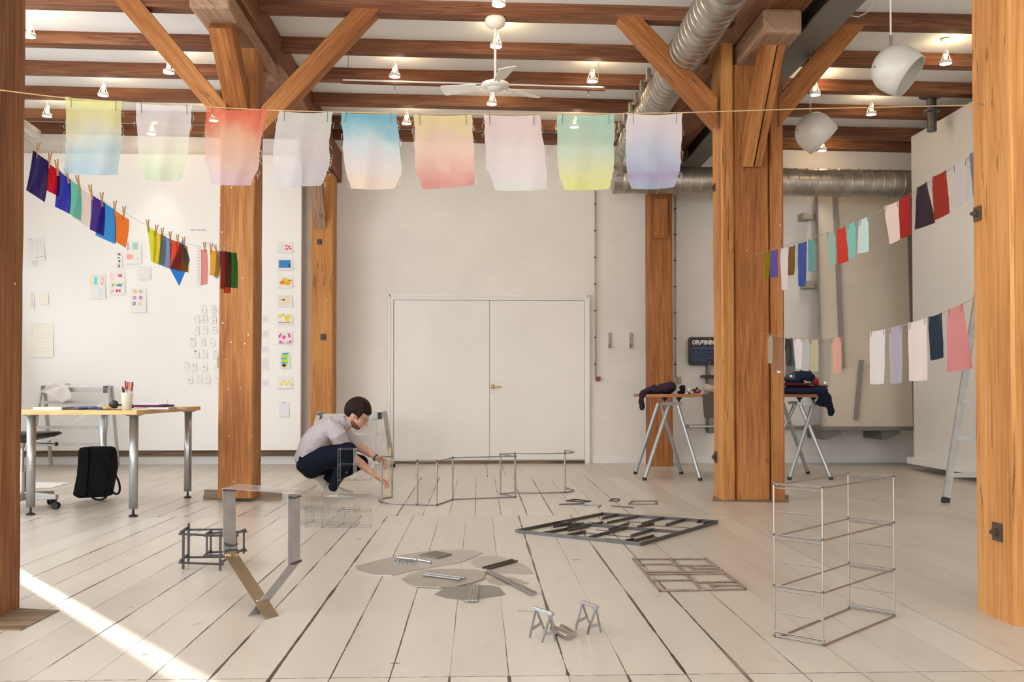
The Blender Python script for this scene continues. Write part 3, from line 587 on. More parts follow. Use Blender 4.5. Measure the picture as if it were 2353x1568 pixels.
for ang, tw in ((-78, 14), (42, 14), (162, 14)):
    a = math.radians(ang); d = Vector((math.cos(a), math.sin(a), 0)); n = Vector((-math.sin(a), math.cos(a), 0)); k = math.radians(tw); cc = Vector((c.x, c.y, fz))
    u = n * math.cos(k) + Vector((0, 0, 1)) * math.sin(k)
    mb = MB(); mb.bar(cc + d * .1, cc + d * .2, .03, .008); build('blade_arm', mb, M_lampw, t)
    L0, L1 = .16, .47
    P = [cc + d * L0 - u * .05, cc + d * L1 - u * .085, cc + d * (L1 + .012) - u * .06, cc + d * (L1 + .012) + u * .045, cc + d * L1 + u * .07, cc + d * L0 + u * .05]
    mb = MB(); mb.prism(P, u.cross(d) * .006); build('blade', mb, M_lampw, t)
# ------------------------------------------------------------------ slim rail under the third joist
Yr = JY[2] - .35
a = atY(784, 187, Yr); b = atY(1390, 204, Yr)
t = thing('lighting_rail', a, 'long thin wooden rail with a white strip hanging crosswise behind the fan', 'rail')
build('rail', MB().bar(a, b, .05, .035), M_woodc, t, grain=(1, 0, 0)); build('white_strip', MB().bar(a + Vector((.02, -.027, .006)), b + Vector((-.02, -.027, .006)), .006, .014), M_white, t)
for px in (907, 1352):
    q = atY(px, 196 + (px - 784) * .02, Yr); mb = MB(); mb.tube([q, q - Vector((0, 0, .035))], .007, 8); mb.tube([q + Vector((.015 * math.cos(k), 0, -.045 + .015 * math.sin(k))) for k in [2 * PI * i / 10 for i in range(10)]], .004, 6, close=True); build('hook', mb, M_dark, t)
for px in (800, 1375):
    q = atY(px, 187 + (px - 784) * .028, Yr); mb = MB(); mb.tube([q, (q.x, q.y, cz(q.x, HC))], .0025, 6); build('hanger', mb, M_dark, t)
# ------------------------------------------------------------------ bell lamps
def bell(px, py, dia, Y, tilt, lab, topx, fy=-.45):
    c = atY(px, py, Y); r = dia * Y / F / 2
    t = thing('pendant_lamp', c, lab, 'lamp', 'white bell-shaped pendant lamps')
    ax = Vector((math.sin(tilt), fy, -math.cos(tilt))).normalized()  # opening direction
    prof = []
    for i in range(15):
        a = i / 14; ang = a * PI * .5; prof.append((r * math.sin(ang), -r * .95 * math.cos(ang)))
    prof += [(r * .995, r * .3), (r * .93, r * .72), (r * .88, r * .72)]
    inner = [(x * .955, z * .955) for x, z in prof[:-2]][::-1]
    mb = MB(); mb.lathe(prof + [(r * .90, r * .70)] + inner, c, 40, ax); build('lamp_shade', mb, mat('bell shade', (.66, .63, .57), .28), t, smooth=True)
    top = atY(topx, py - dia * .53, Y)
    ceilz = cz(c.x, HC)
    mb = MB(); mb.tube([(top.x, Y, top.z + .015), (top.x - .0, Y, ceilz)], .0065, 8); build('cord', mb, M_lampw, t)
    mb = MB(); mb.tube([(top.x, Y, top.z - .02), (top.x, Y, top.z + .055)], .011, 10); build('ferrule', mb, M_steel, t)
    e = c - Vector((0, r * .9, 0)); mb = MB(); q = c + Vector((-r * .93, -r * .2, -.0)); mb.lathe([(0, 0), (.008, 0), (.008, .012), (0, .014)], q, 10, (-1, -.2, 0)); build('pivot_screw', mb, M_steel, t)
    return t
bell(2058, 158, 112, 6.8, math.radians(48), 'large white bell-shaped pendant lamp tilted open to the lower right', 2047)
bell(1871, 302, 90, 8.6, math.radians(46), 'smaller far white bell-shaped pendant lamp right of the triple post', 1862, .02)
# loose cable loop
P = [(2007, -2), (2003, 15), (1990, 30), (1972, 39), (1948, 35)]
tag(build('cable', MB().tube([atY(x, y, 7.6) for x, y in P], .004, 6), M_lampw, org=atY(2007, -2, 7.6)), 'thin pale cable drooping in a loop beside the large bell lamp', 'cable')
P = [(1842, 160), (1832, 182), (1815, 198), (1798, 204)]
tag(build('cable', MB().tube([atY(x, y, 9.0) for x, y in P], .003, 6), M_string, org=atY(1842, 160, 9.0)), 'thin cable loop beside the steel beam above the small bell lamp', 'cable')
# ------------------------------------------------------------------ ropes
def curve_pts(P, n=6):
    out = []
    for i in range(len(P) - 1):
        p0, p1, p2, p3 = P[max(i - 1, 0)], P[i], P[i + 1], P[min(i + 2, len(P) - 1)]
        for k in range(n):
            t = k / n; out.append(.5 * ((2 * p1) + (p2 - p0) * t + (2 * p0 - 5 * p1 + 4 * p2 - p3) * t * t + (3 * p1 - p0 - 3 * p2 + p3) * t ** 3))
    return out + [P[-1]]
def ropeY(px): return 3.82 + (px) / 2265 * .16
def interp(T, x):
    for (a, b), (c, d) in zip(T, T[1:]):
        if x <= c: return b + (d - b) * (x - a) / (c - a)
    return T[-1][1]
RF = [(0, 207), (150, 225), (310, 236), (475, 246), (640, 254), (790, 258), (950, 261), (1120, 262), (1280, 262), (1440, 261), (1567, 259), (1700, 255), (1860, 250), (2050, 246), (2262, 241)]
P = curve_pts([atY(x, y, ropeY(x)) for x, y in RF])
tag(build('clothesline', MB().tube(P, .0022, 6), M_rope, org=P[0]), 'twine line strung across the picture holding nine dyed cloths', 'line')
mb = MB(); q = atY(2265, 240, 3.98); tag(build('eye_hook', MB().tube([(2.145, 3.98, q.z), (2.12, 3.98, q.z), q], .002, 6), M_iron, org=(2.145, 3.98, q.z)), 'small wire hook tying the long twine to the right near post', 'hook')
def lY(px, py=None): return 2.05 * F / (1101 - px)
LF = [(46, 308), (60, 320), (85, 345), (118, 373), (160, 408), (208, 440), (240, 462), (290, 492), (345, 522), (400, 548), (430, 560), (470, 568), (520, 577), (548, 581)]
P = curve_pts([atY(x, y, min(lY(x), 8.155)) for x, y in LF])
tag(build('clothesline', MB().tube(P, .0008, 5), M_rope, org=P[0]), 'thin line running into the room from the leftmost post, pegged with coloured plastic films', 'line')
def rY(px): return min(F * 1.97 / (px - 1205.5), 8.075)
RU = [(1733, 584), (1760, 578), (1800, 566), (1870, 545), (1950, 519), (2050, 470), (2100, 441), (2180, 391), (2242, 352)]
P = curve_pts([atY(x, y, rY(x)) for x, y in RU]); tag(build('clothesline', MB().tube(P, .0018, 6), M_rope, org=P[0]), 'upper twine line on the right side holding small bright fabric swatches', 'line')
RL = [(1755, 766), (1800, 774), (1850, 778), (1900, 778), (1970, 773), (2060, 752), (2110, 738), (2160, 722), (2245, 683)]
P = curve_pts([atY(x, y, rY(x)) for x, y in RL]); tag(build('clothesline', MB().tube(P, .0018, 6), M_rope, org=P[0]), 'lower twine line on the right side holding mostly pale fabric swatches', 'line')
# ------------------------------------------------------------------ nine dyed cloths
def poly_at(pl, t):
    n = len(pl) - 1; s = t * n; i = min(int(s), n - 1); f = s - i; a, b = pl[i], pl[i + 1]; return (a[0] + (b[0] - a[0]) * f, a[1] + (b[1] - a[1]) * f)
def cloth(name, L_, R_, top, bot, Yl, Yr, m, lab, cat, group, wave=.012, nu=16, nv=20, sag=4, pins=True, fray=0, seed=0, thick=.0, pinlen=24):
    rnd = random.Random(seed); ph = rnd.uniform(0, 6)
    def f(u, v):
        l = poly_at(L_, v); r = poly_at(R_, v); x = l[0] + (r[0] - l[0]) * u; y = l[1] + (r[1] - l[1]) * u
        if v < .12: y += sag * math.sin(PI * u) * (1 - v / .12)
        if v > .85 and bot: y += bot * math.sin(PI * u) * (v - .85) / .15
        x += (math.sin(v * 19 + ph + u * 2) * .9 + math.sin(v * 47 + ph) * .5) * (abs(u - .5) * 2) ** 3 * (1 if fray else .15)
        Y = Yl + (Yr - Yl) * u + wave * (.35 + v) * (math.sin(u * 7 + ph + v * 1.5) + .5 * math.sin(u * 15 + ph * 2 + v * 3))
        return atY(x, y, Y)
    org = atY((L_[0][0] + R_[0][0]) / 2, (L_[0][1] + R_[0][1]) / 2, (Yl + Yr) / 2)
    t = thing(name, org, lab, cat, group)
    mb = MB().grid(f, nu, nv); build('fabric' if cat != 'film' else 'sheet', mb, m, t, smooth=True)
    if pins:
        for u in (.1, .9):
            l = poly_at(L_, 0); r = poly_at(R_, 0); x = l[0] + (r[0] - l[0]) * u; y = l[1] + (r[1] - l[1]) * u; Y = Yl + (Yr - Yl) * u - .008
            k = rnd.uniform(-2, 2); build('pin', MB().tube([atY(x, y - 1, Y), atY(x + k, y + pinlen, Y)], .0013 * (Y / 4) ** .5, 5), M_dark, t)
    if fray:
        mb = MB()
        for i in range(fray):
            u = rnd.choice((0, 1)); v = rnd.uniform(.05, .98); e = poly_at(L_ if u == 0 else R_, v); Y = Yl if u == 0 else Yr; s = 1 if u else -1
            k = rnd.uniform(2, 7); mb.tube(curve_pts([atY(e[0] - s * 2, e[1], Y), atY(e[0] + s * k * .6, e[1] + rnd.uniform(-2, 3), Y), atY(e[0] + s * k, e[1] + rnd.uniform(2, 8), Y), atY(e[0] + s * k * rnd.uniform(.3, 1), e[1] + rnd.uniform(8, 15), Y)], 3), .00035, 4)
        build('loose_threads', mb, mat('thread', srgb(225, 218, 205), .8), t)
    return t
g9 = 'dyed cloths on the front line'
S = srgb
CL = [
 ([(150, 222), (152, 300), (150, 350), (148, 398)], [(279, 232), (279, 290), (279, 330), (270, 402)], [(0, S(150, 190, 215)), (.35, S(185, 210, 215)), (.6, S(228, 228, 205)), (.95, S(226, 226, 130))], 'translucent cloth fading from yellow to blue, leftmost on the long front line', .28, 2),
 ([(311, 236), (315, 300), (318, 355), (332, 412)], [(442, 240), (437, 300), (430, 370), (417, 413)], [(0, S(190, 215, 175)), (.3, S(215, 225, 200)), (.6, S(228, 225, 222)), (.95, S(232, 228, 232))], 'translucent whitish cloth turning pale green at the hem, second from the left', .34, 5),
 ([(474, 247), (471, 300), (473, 370), (487, 423)], [(614, 251), (602, 305), (594, 385), (575, 426)], [(0, S(214, 190, 208)), (.3, S(228, 198, 190)), (.6, S(236, 180, 150)), (.8, S(236, 120, 84)), (.97, S(232, 96, 62))], 'cloth fading from bright red-orange to lilac in front of the left post', .3, 2),
 ([(641, 255), (631, 310), (626, 380), (634, 428)], [(765, 257), (757, 320), (757, 385), (738, 427)], [(0, S(206, 206, 212)), (.4, S(222, 216, 222)), (.95, S(228, 228, 222))], 'pale grey lilac cloth, between the red one and the teal one', .34, 1),
 ([(783, 258), (788, 310), (790, 375), (806, 433)], [(911, 261), (918, 330), (923, 400), (906, 433)], [(0, S(236, 214, 192)), (.35, S(226, 216, 216)), (.62, S(200, 216, 222)), (.8, S(142, 194, 208)), (.97, S(96, 176, 198))], 'cloth with a teal top fading to peach at the hem', .16, 3),
 ([(951, 263), (953, 315), (953, 385), (972, 436)], [(1084, 263), (1087, 310), (1092, 395), (1090, 425)], [(0, S(214, 132, 126)), (.25, S(222, 158, 148)), (.55, S(232, 198, 180)), (.95, S(226, 208, 148))], 'cloth fading from straw yellow to dusty rose', .14, 1),
 ([(1112, 263), (1114, 310), (1118, 385), (1139, 438)], [(1240, 264), (1249, 330), (1257, 400), (1256, 434)], [(0, S(214, 222, 214)), (.2, S(228, 216, 220)), (.95, S(230, 208, 204))], 'plain pale pink cloth right of the rose coloured one', .14, 3),
 ([(1280, 263), (1280, 320), (1283, 395), (1297, 437)], [(1412, 262), (1411, 330), (1410, 395), (1399, 434)], [(0, S(224, 226, 120)), (.3, S(222, 226, 160)), (.55, S(200, 218, 192)), (.95, S(166, 210, 190))], 'cloth fading from mint green to yellow, second from the right', .2, 2),
 ([(1442, 261), (1437, 310), (1439, 390), (1450, 434)], [(1568, 260), (1566, 330), (1562, 395), (1549, 430)], [(0, S(164, 176, 206)), (.22, S(166, 156, 186)), (.45, S(184, 192, 216)), (.65, S(206, 206, 218)), (.95, S(228, 212, 216))], 'cloth fading from pinkish white to blue violet, rightmost on the long front line', .14, 3)]
for i, (l, r, st, lab, clear, bot) in enumerate(CL):
    Yl = ropeY(l[0][0]) - .004; Yr = ropeY(r[0][0]) - .004
    st = [(p_, tuple(c_[k] * .78 + .065 for k in range(3))) for p_, c_ in st]
    cloth('hanging_cloth', l, r, None, bot, Yl, Yr, gauze('dyed gauze %d' % i, st, clear), lab, 'cloth', g9, fray=15, seed=i, wave=.008)
# ------------------------------------------------------------------ plastic films
def shf(name, tl, tr, br, bl, col, lab, gl=.05, Ya=None, Yb=None, bend=.012, dY=0):
    Ya = Ya or lY(tl[0]); Yb = Yb or min(lY(tr[0]), 8.05)
    L_ = [tl, ((tl[0] * 2 + bl[0]) / 3 + 1, (tl[1] * 2 + bl[1]) / 3), ((tl[0] + bl[0] * 2) / 3 + 1, (tl[1] + bl[1] * 2) / 3), bl]
    R_ = [tr, ((tr[0] * 2 + br[0]) / 3 + 2, (tr[1] * 2 + br[1]) / 3), ((tr[0] + br[0] * 2) / 3 + 2, (tr[1] + br[1] * 2) / 3), br]
    return cloth('plastic_film', L_, R_, None, 0, Ya + dY, Yb + dY, film(name, col, gl), lab, 'film', 'plastic films on the left line', wave=bend, nu=8, nv=8, sag=1, pins=False, seed=len(lab))
FILMS = [('navy', (76, 345), (112, 371), (103, 465), (60, 437), (.022, .012, .14), 'dark navy plastic film, first and largest on the left line'),
 ('red', (108, 372), (137, 392), (136, 452), (107, 438), (.62, .004, .02), 'bright red plastic film between the navy and the blue films'),
 ('royal', (132, 388), (162, 413), (160, 492), (126, 475), (.03, .04, .50), 'royal blue plastic film hanging left of the turquoise film'),
 ('turq', (158, 409), (186, 430), (186, 508), (160, 492), (.18, .66, .55), 'turquoise plastic film with tiny bright specks'),
 ('palepink', (182, 428), (212, 449), (208, 526), (166, 499), (.90, .80, .76), 'almost clear pale pink plastic film'),
 ('violet', (209, 446), (241, 466), (238, 543), (206, 527), (.06, .02, .30), 'violet plastic film between pale pink and sky blue'),
 ('sky', (236, 462), (263, 481), (266, 562), (219, 541), (.04, .32, .84), 'sky blue plastic film behind the violet one'),
 ('orange', (262, 481), (297, 505), (289, 570), (264, 555), (.95, .22, .02), 'orange plastic film at the end of the first cluster'),
 ('lime', (337, 518), (360, 532), (356, 604), (347, 601), (.78, .82, .06), 'lime yellow plastic film starting the second cluster'),
 ('sun', (352, 528), (374, 541), (364, 608), (352, 604), (.86, .66, .05), 'warm yellow plastic film overlapping the lime one'),
 ('slate', (370, 538), (394, 550), (389, 618), (364, 608), (.22, .34, .64), 'slate blue plastic film in the second cluster'),
 ('olive', (369, 536), (381, 543), (378, 611), (364, 607), (.5, .48, .2), 'narrow olive plastic film beside the warm yellow one'),
 ('vermilion', (390, 549), (415, 557), (416, 622), (389, 617), (.80, .07, .03), 'vermilion plastic film in the middle of the second cluster'),
 ('mustard', (404, 554), (431, 566), (434, 627), (404, 621), (.85, .42, .08), 'mustard plastic film showing only at the edge of the brown one'),
 ('brown', (412, 558), (428, 565), (432, 626), (403, 621), (.28, .22, .20), 'brown-grey plastic film at the end of the second cluster'),
 ('pink', (461, 573), (476, 573), (477, 653), (461, 657), (.86, .36, .36), 'narrow pink plastic strip hanging alone before the post'),
 ('amber', (482, 572), (501, 578), (504, 636), (482, 633), (.90, .44, .04), 'amber plastic film near the post'),
 ('steelblue', (497, 575), (508, 577), (501, 642), (492, 637), (.3, .45, .7), 'small blue plastic film peeking out behind the amber one'),
 ('crimson', (505, 577), (520, 577), (519, 664), (506, 664), (.42, .012, .02), 'dark crimson plastic strip in front of the post edge'),
 ('rust', (513, 578), (530, 579), (530, 674), (514, 674), (.62, .08, .02), 'long rust red plastic strip hanging lowest on the post'),
 ('bottle', (519, 578), (531, 579), (530, 661), (519, 660), (.03, .09, .04), 'blackish green plastic strip between rust and green'),
 ('green', (528, 580), (544, 581), (546, 663), (529, 661), (.02, .28, .08), 'green plastic film at the very end of the left line')]
for i, (n, tl, tr, br, bl, c_, lab) in enumerate(FILMS): shf('film ' + n, tl, tr, br, bl, c_, lab, dY=.012 * (i % 2) - (.05 if i > 17 else 0))
# kite: square film hung by a corner
q = [(420, 549), (437, 598), (412, 658), (390, 617)]; Yk = lY(420) + .03
t = thing('plastic_film', atY(420, 549, Yk), 'bright blue plastic square hanging by one corner, its point showing below', 'film', 'plastic films on the left line')
uvq = [atY(x, y, Yk + dy) for (x, y), dy in zip(q, (0, .1, .05, -.1))]
def fq(u, v): return (uvq[0] * (1 - u) + uvq[1] * u) * (1 - v) + (uvq[3] * (1 - u) + uvq[2] * u) * v
build('sheet', MB().grid(fq, 4, 4), film('film azure', (.03, .24, .86)), t)
# ------------------------------------------------------------------ clothespins
def make_pin():
    t = thing('clothespin', (0, 0, 0), '', 'clothespin', 'wooden clothespins on the left line')
    for s in (-1, 1):
        mb = MB(); P = [(-.004, s * .001, -.038), (.004, s * .001, -.038), (.004, s * .001, 0), (.004, s * .0095, .040), (-.004, s * .0095, .040), (-.004, s * .001, 0)]
        th = Vector((0, s * .0036, 0)); mb.prism([(p[0], p[1], p[2]) for p in P], th)
        build('jaw', mb, M_pin, t)
    mb = MB(); mb.tube([(-.007 + .0035 * i, .0055 * math.cos(i * 2.2), .004 + .0055 * math.sin(i * 2.2)) for i in range(5)], .0012, 6); mb.tube([(.006, .003, .002), (.0065, .009, .02)], .001, 5); build('spring', mb, M_chrome, t)
    return t
PINS = [(85, 345, 12, 'gripping the left corner of the navy film'), (113, 368, 6, 'between the navy and the red film'), (131, 385, -8, 'between the red and the royal blue film'), (154, 403, -14, 'at the left edge of the turquoise film, half hidden by the first cloth'), (180, 420, -16, 'at the right edge of the turquoise film'),
 (209, 441, -12, 'at the left corner of the violet film'), (234, 458, -3, 'between the violet and the sky blue film'), (263, 477, 4, 'at the left corner of the orange film'), (284, 489, 4, 'at the right corner of the orange film'), (340, 519, -7, 'at the left corner of the lime yellow film'),
 (358, 530, 10, 'on the warm yellow film'), (373, 537, -4, 'on the olive film'), (391, 545, -2, 'at the left corner of the vermilion film'), (408, 551, -3, 'between the vermilion and the brown film'), (423, 557, -8, 'on the brown-grey film and the blue square'),
 (470, 568, -5, 'holding the narrow pink strip'), (485, 571, 3, 'at the left corner of the amber film'), (496, 573, -18, 'slanting at the right corner of the amber film'), (507, 575, -2, 'on the dark crimson strip'), (517, 577, 2, 'on the rust red strip'), (525, 578, -3, 'on the green film, last before the line ends')]
pp = make_pin()
for i, (px, py, tilt, lab) in enumerate(PINS):
    o = pp if i == 0 else copytree(pp); Y = min(lY(px), 8.0); o.location = atY(px, py + 1, Y)
    o.rotation_euler = (0, math.radians(tilt), math.radians(60)); o['label'] = 'wooden clothespin ' + lab
# ------------------------------------------------------------------ fabric swatches, right side
def sw(tl, tr, br, bl, col, lab, clear=0.0, grp='fabric swatches on the upper right line', gl=None, k=0):
    key = 'swatch %d %d %d' % col
    m = film('clear ' + key, tuple(srgb(*col)), .06, .12) if clear else gauze(key, [(0, srgb(*col)), (1, srgb(*[min(255, c + 4) for c in col]))], .02)
    L_ = [tl, ((tl[0] * 2 + bl[0]) / 3 - 1, (tl[1] * 2 + bl[1]) / 3), ((tl[0] + bl[0] * 2) / 3, (tl[1] + bl[1] * 2) / 3), bl]
    R_ = [tr, ((tr[0] * 2 + br[0]) / 3, (tr[1] * 2 + br[1]) / 3), ((tr[0] + br[0] * 2) / 3 + 1, (tr[1] + br[1] * 2) / 3), br]
    Ya = rY(tl[0]); Yb = rY(tr[0])
    return cloth('fabric_swatch', L_, R_, None, 1, Ya - .01, Yb - .01, m, lab, 'fabric', grp, wave=.007, nu=8, nv=12, sag=1.5, seed=tl[0], pinlen=8 + (tl[0] - 1750) / 45)
UP_ = [((1758, 579), (1771, 577), (1766, 641), (1757, 641), (140, 124, 34), 'olive fabric swatch nearest the triple post on the upper line'),
 ((1772, 576), (1787, 573), (1787, 636), (1769, 638), (100, 86, 166), 'purple fabric swatch beside the olive one on the upper line'),
 ((1793, 571), (1811, 567), (1810, 665), (1796, 667), (232, 218, 222), 'long white fabric swatch between purple and brown on the upper line'),
 ((1813, 567), (1827, 563), (1825, 631), (1810, 633), (116, 90, 44), 'brown olive fabric swatch on the upper line'),
 ((1834, 559), (1854, 554), (1851, 657), (1834, 658), (62, 84, 160), 'long cobalt blue fabric swatch on the upper line'),
 ((1857, 551), (1873, 548), (1872, 623), (1857, 624), (108, 156, 156), 'muted teal fabric swatch right of the cobalt one'),
 ((1900, 535), (1920, 529), (1921, 606), (1904, 611), (158, 184, 172), 'grey-green fabric swatch left of the bright red one'),
 ((1923, 528), (1942, 520), (1950, 600), (1926, 607), (204, 62, 48), 'bright red fabric swatch between grey-green and aqua'),
 ((1947, 516), (1968, 507), (1963, 594), (1950, 597), (128, 198, 188), 'aqua fabric swatch right of the bright red one'),
 ((1974, 506), (1995, 496), (1996, 578), (1970, 583), (196, 222, 218), 'pale ice blue fabric swatch hanging alone on the upper line'),
 ((2032, 474), (2065, 461), (2070, 549), (2044, 562), (232, 206, 196), 'pale blush fabric swatch beside a brick red one'),
 ((2065, 460), (2092, 442), (2093, 540), (2068, 549), (160, 44, 40), 'brick red fabric swatch beside the pale blush one'),
 ((2107, 431), (2129, 418), (2149, 512), (2102, 528), (50, 34, 44), 'blackish aubergine fabric swatch widening to the hem'),
 ((2142, 407), (2174, 391), (2182, 490), (2146, 507), (144, 40, 26), 'dark rust red fabric swatch right of the aubergine one'),
 ((2189, 382), (2223, 362), (2226, 459), (2195, 481), (190, 182, 182), 'light grey fabric swatch on the upper line near the right post'),
 ((2228, 353), (2239, 347), (2246, 452), (2236, 452), (130, 118, 140), 'purple grey fabric swatch half hidden by the right near post')]
for s_ in UP_: sw(*s_)
LO_ = [((1765, 770), (1776, 771), (1774, 836), (1764, 834), (176, 170, 152), 'narrow grey-green fabric swatch on the lower line against the triple post', 0),
 ((1781, 773), (1802, 774), (1803, 866), (1772, 856), (214, 190, 160), 'clear beige plastic swatch with a white tag against the triple post', 1),
 ((1804, 777), (1819, 777), (1818, 841), (1805, 840), (68, 66, 68), 'charcoal fabric swatch just right of the triple post', 0),
 ((1806, 778), (1822, 778), (1828, 873), (1804, 869), (120, 120, 130), 'long smoky clear swatch with a white tag behind the charcoal one', 1),
 ((1825, 778), (1844, 778), (1842, 848), (1829, 846), (230, 220, 226), 'white fabric swatch on the lower line beside the grey one', 0),
 ((1845, 779), (1861, 780), (1859, 853), (1841, 851), (186, 188, 184), 'grey fabric swatch on the lower line left of the pale olive one', 0),
 ((1864, 780), (1881, 780), (1880, 854), (1861, 853), (190, 184, 148), 'pale olive fabric swatch on the lower line', 0),
 ((1884, 780), (1912, 778), (1908, 887), (1881, 885), (206, 204, 196), 'longest clear plastic swatch with a white tag, over the clothes pile', 1),
 ((1913, 777), (1933, 775), (1933, 857), (1914, 857), (222, 166, 154), 'salmon pink fabric swatch in the middle of the lower line', 0),
 ((1999, 762), (2034, 756), (2031, 882), (1999, 883), (226, 220, 220), 'white fabric swatch left of the lilac one on the lower line', 0),
 ((2042, 753), (2073, 746), (2072, 880), (2046, 882), (176, 170, 182), 'lilac grey fabric swatch between two white ones', 0),
 ((2087, 742), (2129, 730), (2131, 874), (2089, 876), (230, 216, 214), 'wide pinkish white fabric swatch left of the navy one', 0),
 ((2133, 729), (2164, 719), (2168, 822), (2138, 829), (34, 50, 66), 'dark navy fabric swatch on the lower line', 0),
 ((2177, 712), (2213, 698), (2235, 846), (2176, 856), (208, 136, 136), 'wide rose pink fabric swatch, last before the right near post', 0)]
for s_ in LO_:
    o = sw(*s_[:6], clear=s_[6], grp='fabric swatches on the lower right line')
    if s_[6]:
        bl, br = s_[3], s_[2]; x0 = bl[0] * .55 + br[0] * .45; y0 = bl[1] * .5 + br[1] * .5 - 9; Y = (rY(s_[0][0]) + rY(s_[1][0])) / 2 - .04
        P = [atY(x0, y0, Y), atY(x0 + 9, y0 + 1, Y), atY(x0 + 9, y0 + 6, Y), atY(x0, y0 + 5, Y)]; build('tag', MB().prism(P, (0, .001, 0)), M_paper, o)
# ------------------------------------------------------------------ sheets taped on the white board
YP = 12.1
def wp(px, py, dy=0.0): return atY(px, py, YP - dy)
def paper(x0, y0, x1, y1, lab, shapes=(), m=None, tape=False, group=None, curl=.014, name='paper_sheet', rot=0):
    """sheet with its drawing; shapes: (material, [(u, v)...] polygon, u right, v down, 0..1)"""
    a, b, c, d = wp(x0, y0, .003), wp(x1, y0, .003), wp(x1, y1, .003 + curl), wp(x0, y1, .003 + curl)
    if rot:
        ce = (a + c) / 2; R = Matrix.Rotation(math.radians(rot), 3, 'Y'); a, b, c, d = [ce + R @ (p - ce) for p in (a, b, c, d)]
    def P(u, v, k=0): return (a * (1 - u) + b * u) * (1 - v) + (d * (1 - u) + c * u) * v - Vector((0, k, 0))
    mats = [m or M_paper]; mb = MB(); mb.prism([P(0, 0), P(1, 0), P(1, 1), P(0, 1)], (0, .0012, 0))
    for i, (mm, pl) in enumerate(shapes):
        if mm not in mats: mats.append(mm)
        mb.m = mats.index(mm); mb.face(mb.pts([P(u, v, .0006 + i * .00008) for u, v in pl]))
    mb.m = 0
    o = build(name, mb, mats, org=P(.5, .5)); tag(o, lab, 'paper', group)
    if tape:
        mt = mat('masking tape', (.84, .78, .62), .6); mt2 = MB()
        for u, v in ((.04, .04), (.96, .04), (.04, .96), (.96, .96)): q = P(u, v, .0016); mt2.prism([q + Vector((s * .012, 0, r * .008)) for s, r in ((-1, -1), (1, -1), (1, 1), (-1, 1))], (0, -.0008, 0))
        mt2_o = build('tape', mt2, mt, o)
    return o
def R4(x, y, w, h): return [(x, y), (x + w, y), (x + w, y + h), (x, y + h)]
def EL(x, y, rx, ry, n=12, a0=0, a1=2 * PI): return [(x + rx * math.cos(a0 + (a1 - a0) * i / n), y + ry * math.sin(a0 + (a1 - a0) * i / n)) for i in range(n)]
gy = paint(150, 150, 156); lg = paint(206, 204, 208)
paper(63, 546, 102, 599, 'white sheet with a faint printed table, upper left of the board', [(lg, R4(.08, .16, .8, .02)), (lg, R4(.08, .28, .8, .012)), (lg, R4(.08, .4, .8, .012)), (lg, R4(.08, .52, .8, .012)), (lg, R4(.3, .16, .012, .6)), (lg, R4(.6, .16, .012, .6)), (lg, R4(.88, .1, .012, .8)), (gy, R4(.1, .07, .2, .02)), (gy, R4(.5, .85, .15, .025)), (gy, R4(.72, .83, .15, .025))], rot=-3)
paper(72, 601, 84, 612, 'tiny note right below the sheet with a printed table', [(lg, R4(.2, .3, .6, .1))])
P_ = paint
paper(290, 552, 325, 606, 'sheet with a purple bar, mint rectangle and coral arch', [(P_(196, 100, 176), R4(.08, .1, .07, .32)), (P_(150, 210, 190), R4(.42, .1, .34, .30)), (P_(240, 170, 156), R4(.02, .6, .3, .22)), (P_(240, 170, 156), EL(.32, .71, .15, .11)), (P_(232, 196, 130), [(.68, .86), (.76, .74), (.86, .86), (.76, .8)])])
paper(267, 580, 281, 617, 'narrow strip of dark small figures on the board', [(P_(70, 70, 90), [(.3, .04), (.7, .1), (.6, .2), (.3, .16)]), (P_(210, 60, 90), R4(.55, .12, .2, .08)), (P_(60, 130, 130), R4(.3, .3, .25, .1)), (P_(50, 50, 60), [(.4, .5), (.75, .5), (.6, .62), (.35, .6)]), (P_(150, 60, 90), R4(.4, .7, .2, .08)), (P_(50, 90, 90), R4(.3, .82, .35, .1))])
paper(252, 624, 287, 677, 'sheet with magenta blocks, a green card and a cyan block', [(P_(244, 206, 210), R4(.05, .08, .22, .28)), (P_(222, 30, 110), R4(.56, .12, .1, .12)), (P_(222, 30, 110), R4(.69, .12, .11, .12)), (P_(150, 200, 110), [(.1, .56), (.28, .5), (.36, .6), (.18, .67)]), (P_(180, 220, 60), EL(.72, .55, .22, .05)), (P_(20, 150, 220), R4(.56, .56, .22, .1)), (P_(222, 40, 90), R4(.44, .56, .1, .08)), (P_(222, 30, 110), R4(.42, .78, .14, .12)), (P_(222, 30, 110), R4(.6, .78, .12, .12)), (P_(240, 150, 160), [(.06, .88), (.2, .8), (.3, .84), (.14, .93)])])
paper(206, 629, 242, 687, 'sheet with a yellow stroke, turquoise patch and red leaf outline', [(P_(246, 236, 150), R4(.06, .1, .1, .33)), (P_(110, 222, 224), R4(.28, .12, .22, .32)), (P_(236, 130, 120), EL(.8, .28, .1, .18)), (M_paper, EL(.8, .27, .07, .14)), (P_(190, 222, 240), R4(.55, .6, .05, .3)), (P_(190, 222, 240), R4(.68, .56, .05, .38)), (P_(190, 222, 240), R4(.82, .6, .05, .28))])
six = [(P_(222, 176, 60), .3, .14), (P_(150, 180, 120), .66, .14), (P_(200, 90, 170), .28, .4), (P_(160, 60, 160), .66, .4), (P_(110, 120, 200), .25, .64), (P_(222, 196, 130), .62, .64)]
sh = []
for m_, u, v in six: sh += [(m_, EL(u, v, .11, .075, 9)), (M_paper, EL(u, v, .06, .04, 8)), (m_, EL(u, v, .03, .02, 6))]
paper(299, 662, 336, 718, 'white sheet with six small coloured rings', sh)
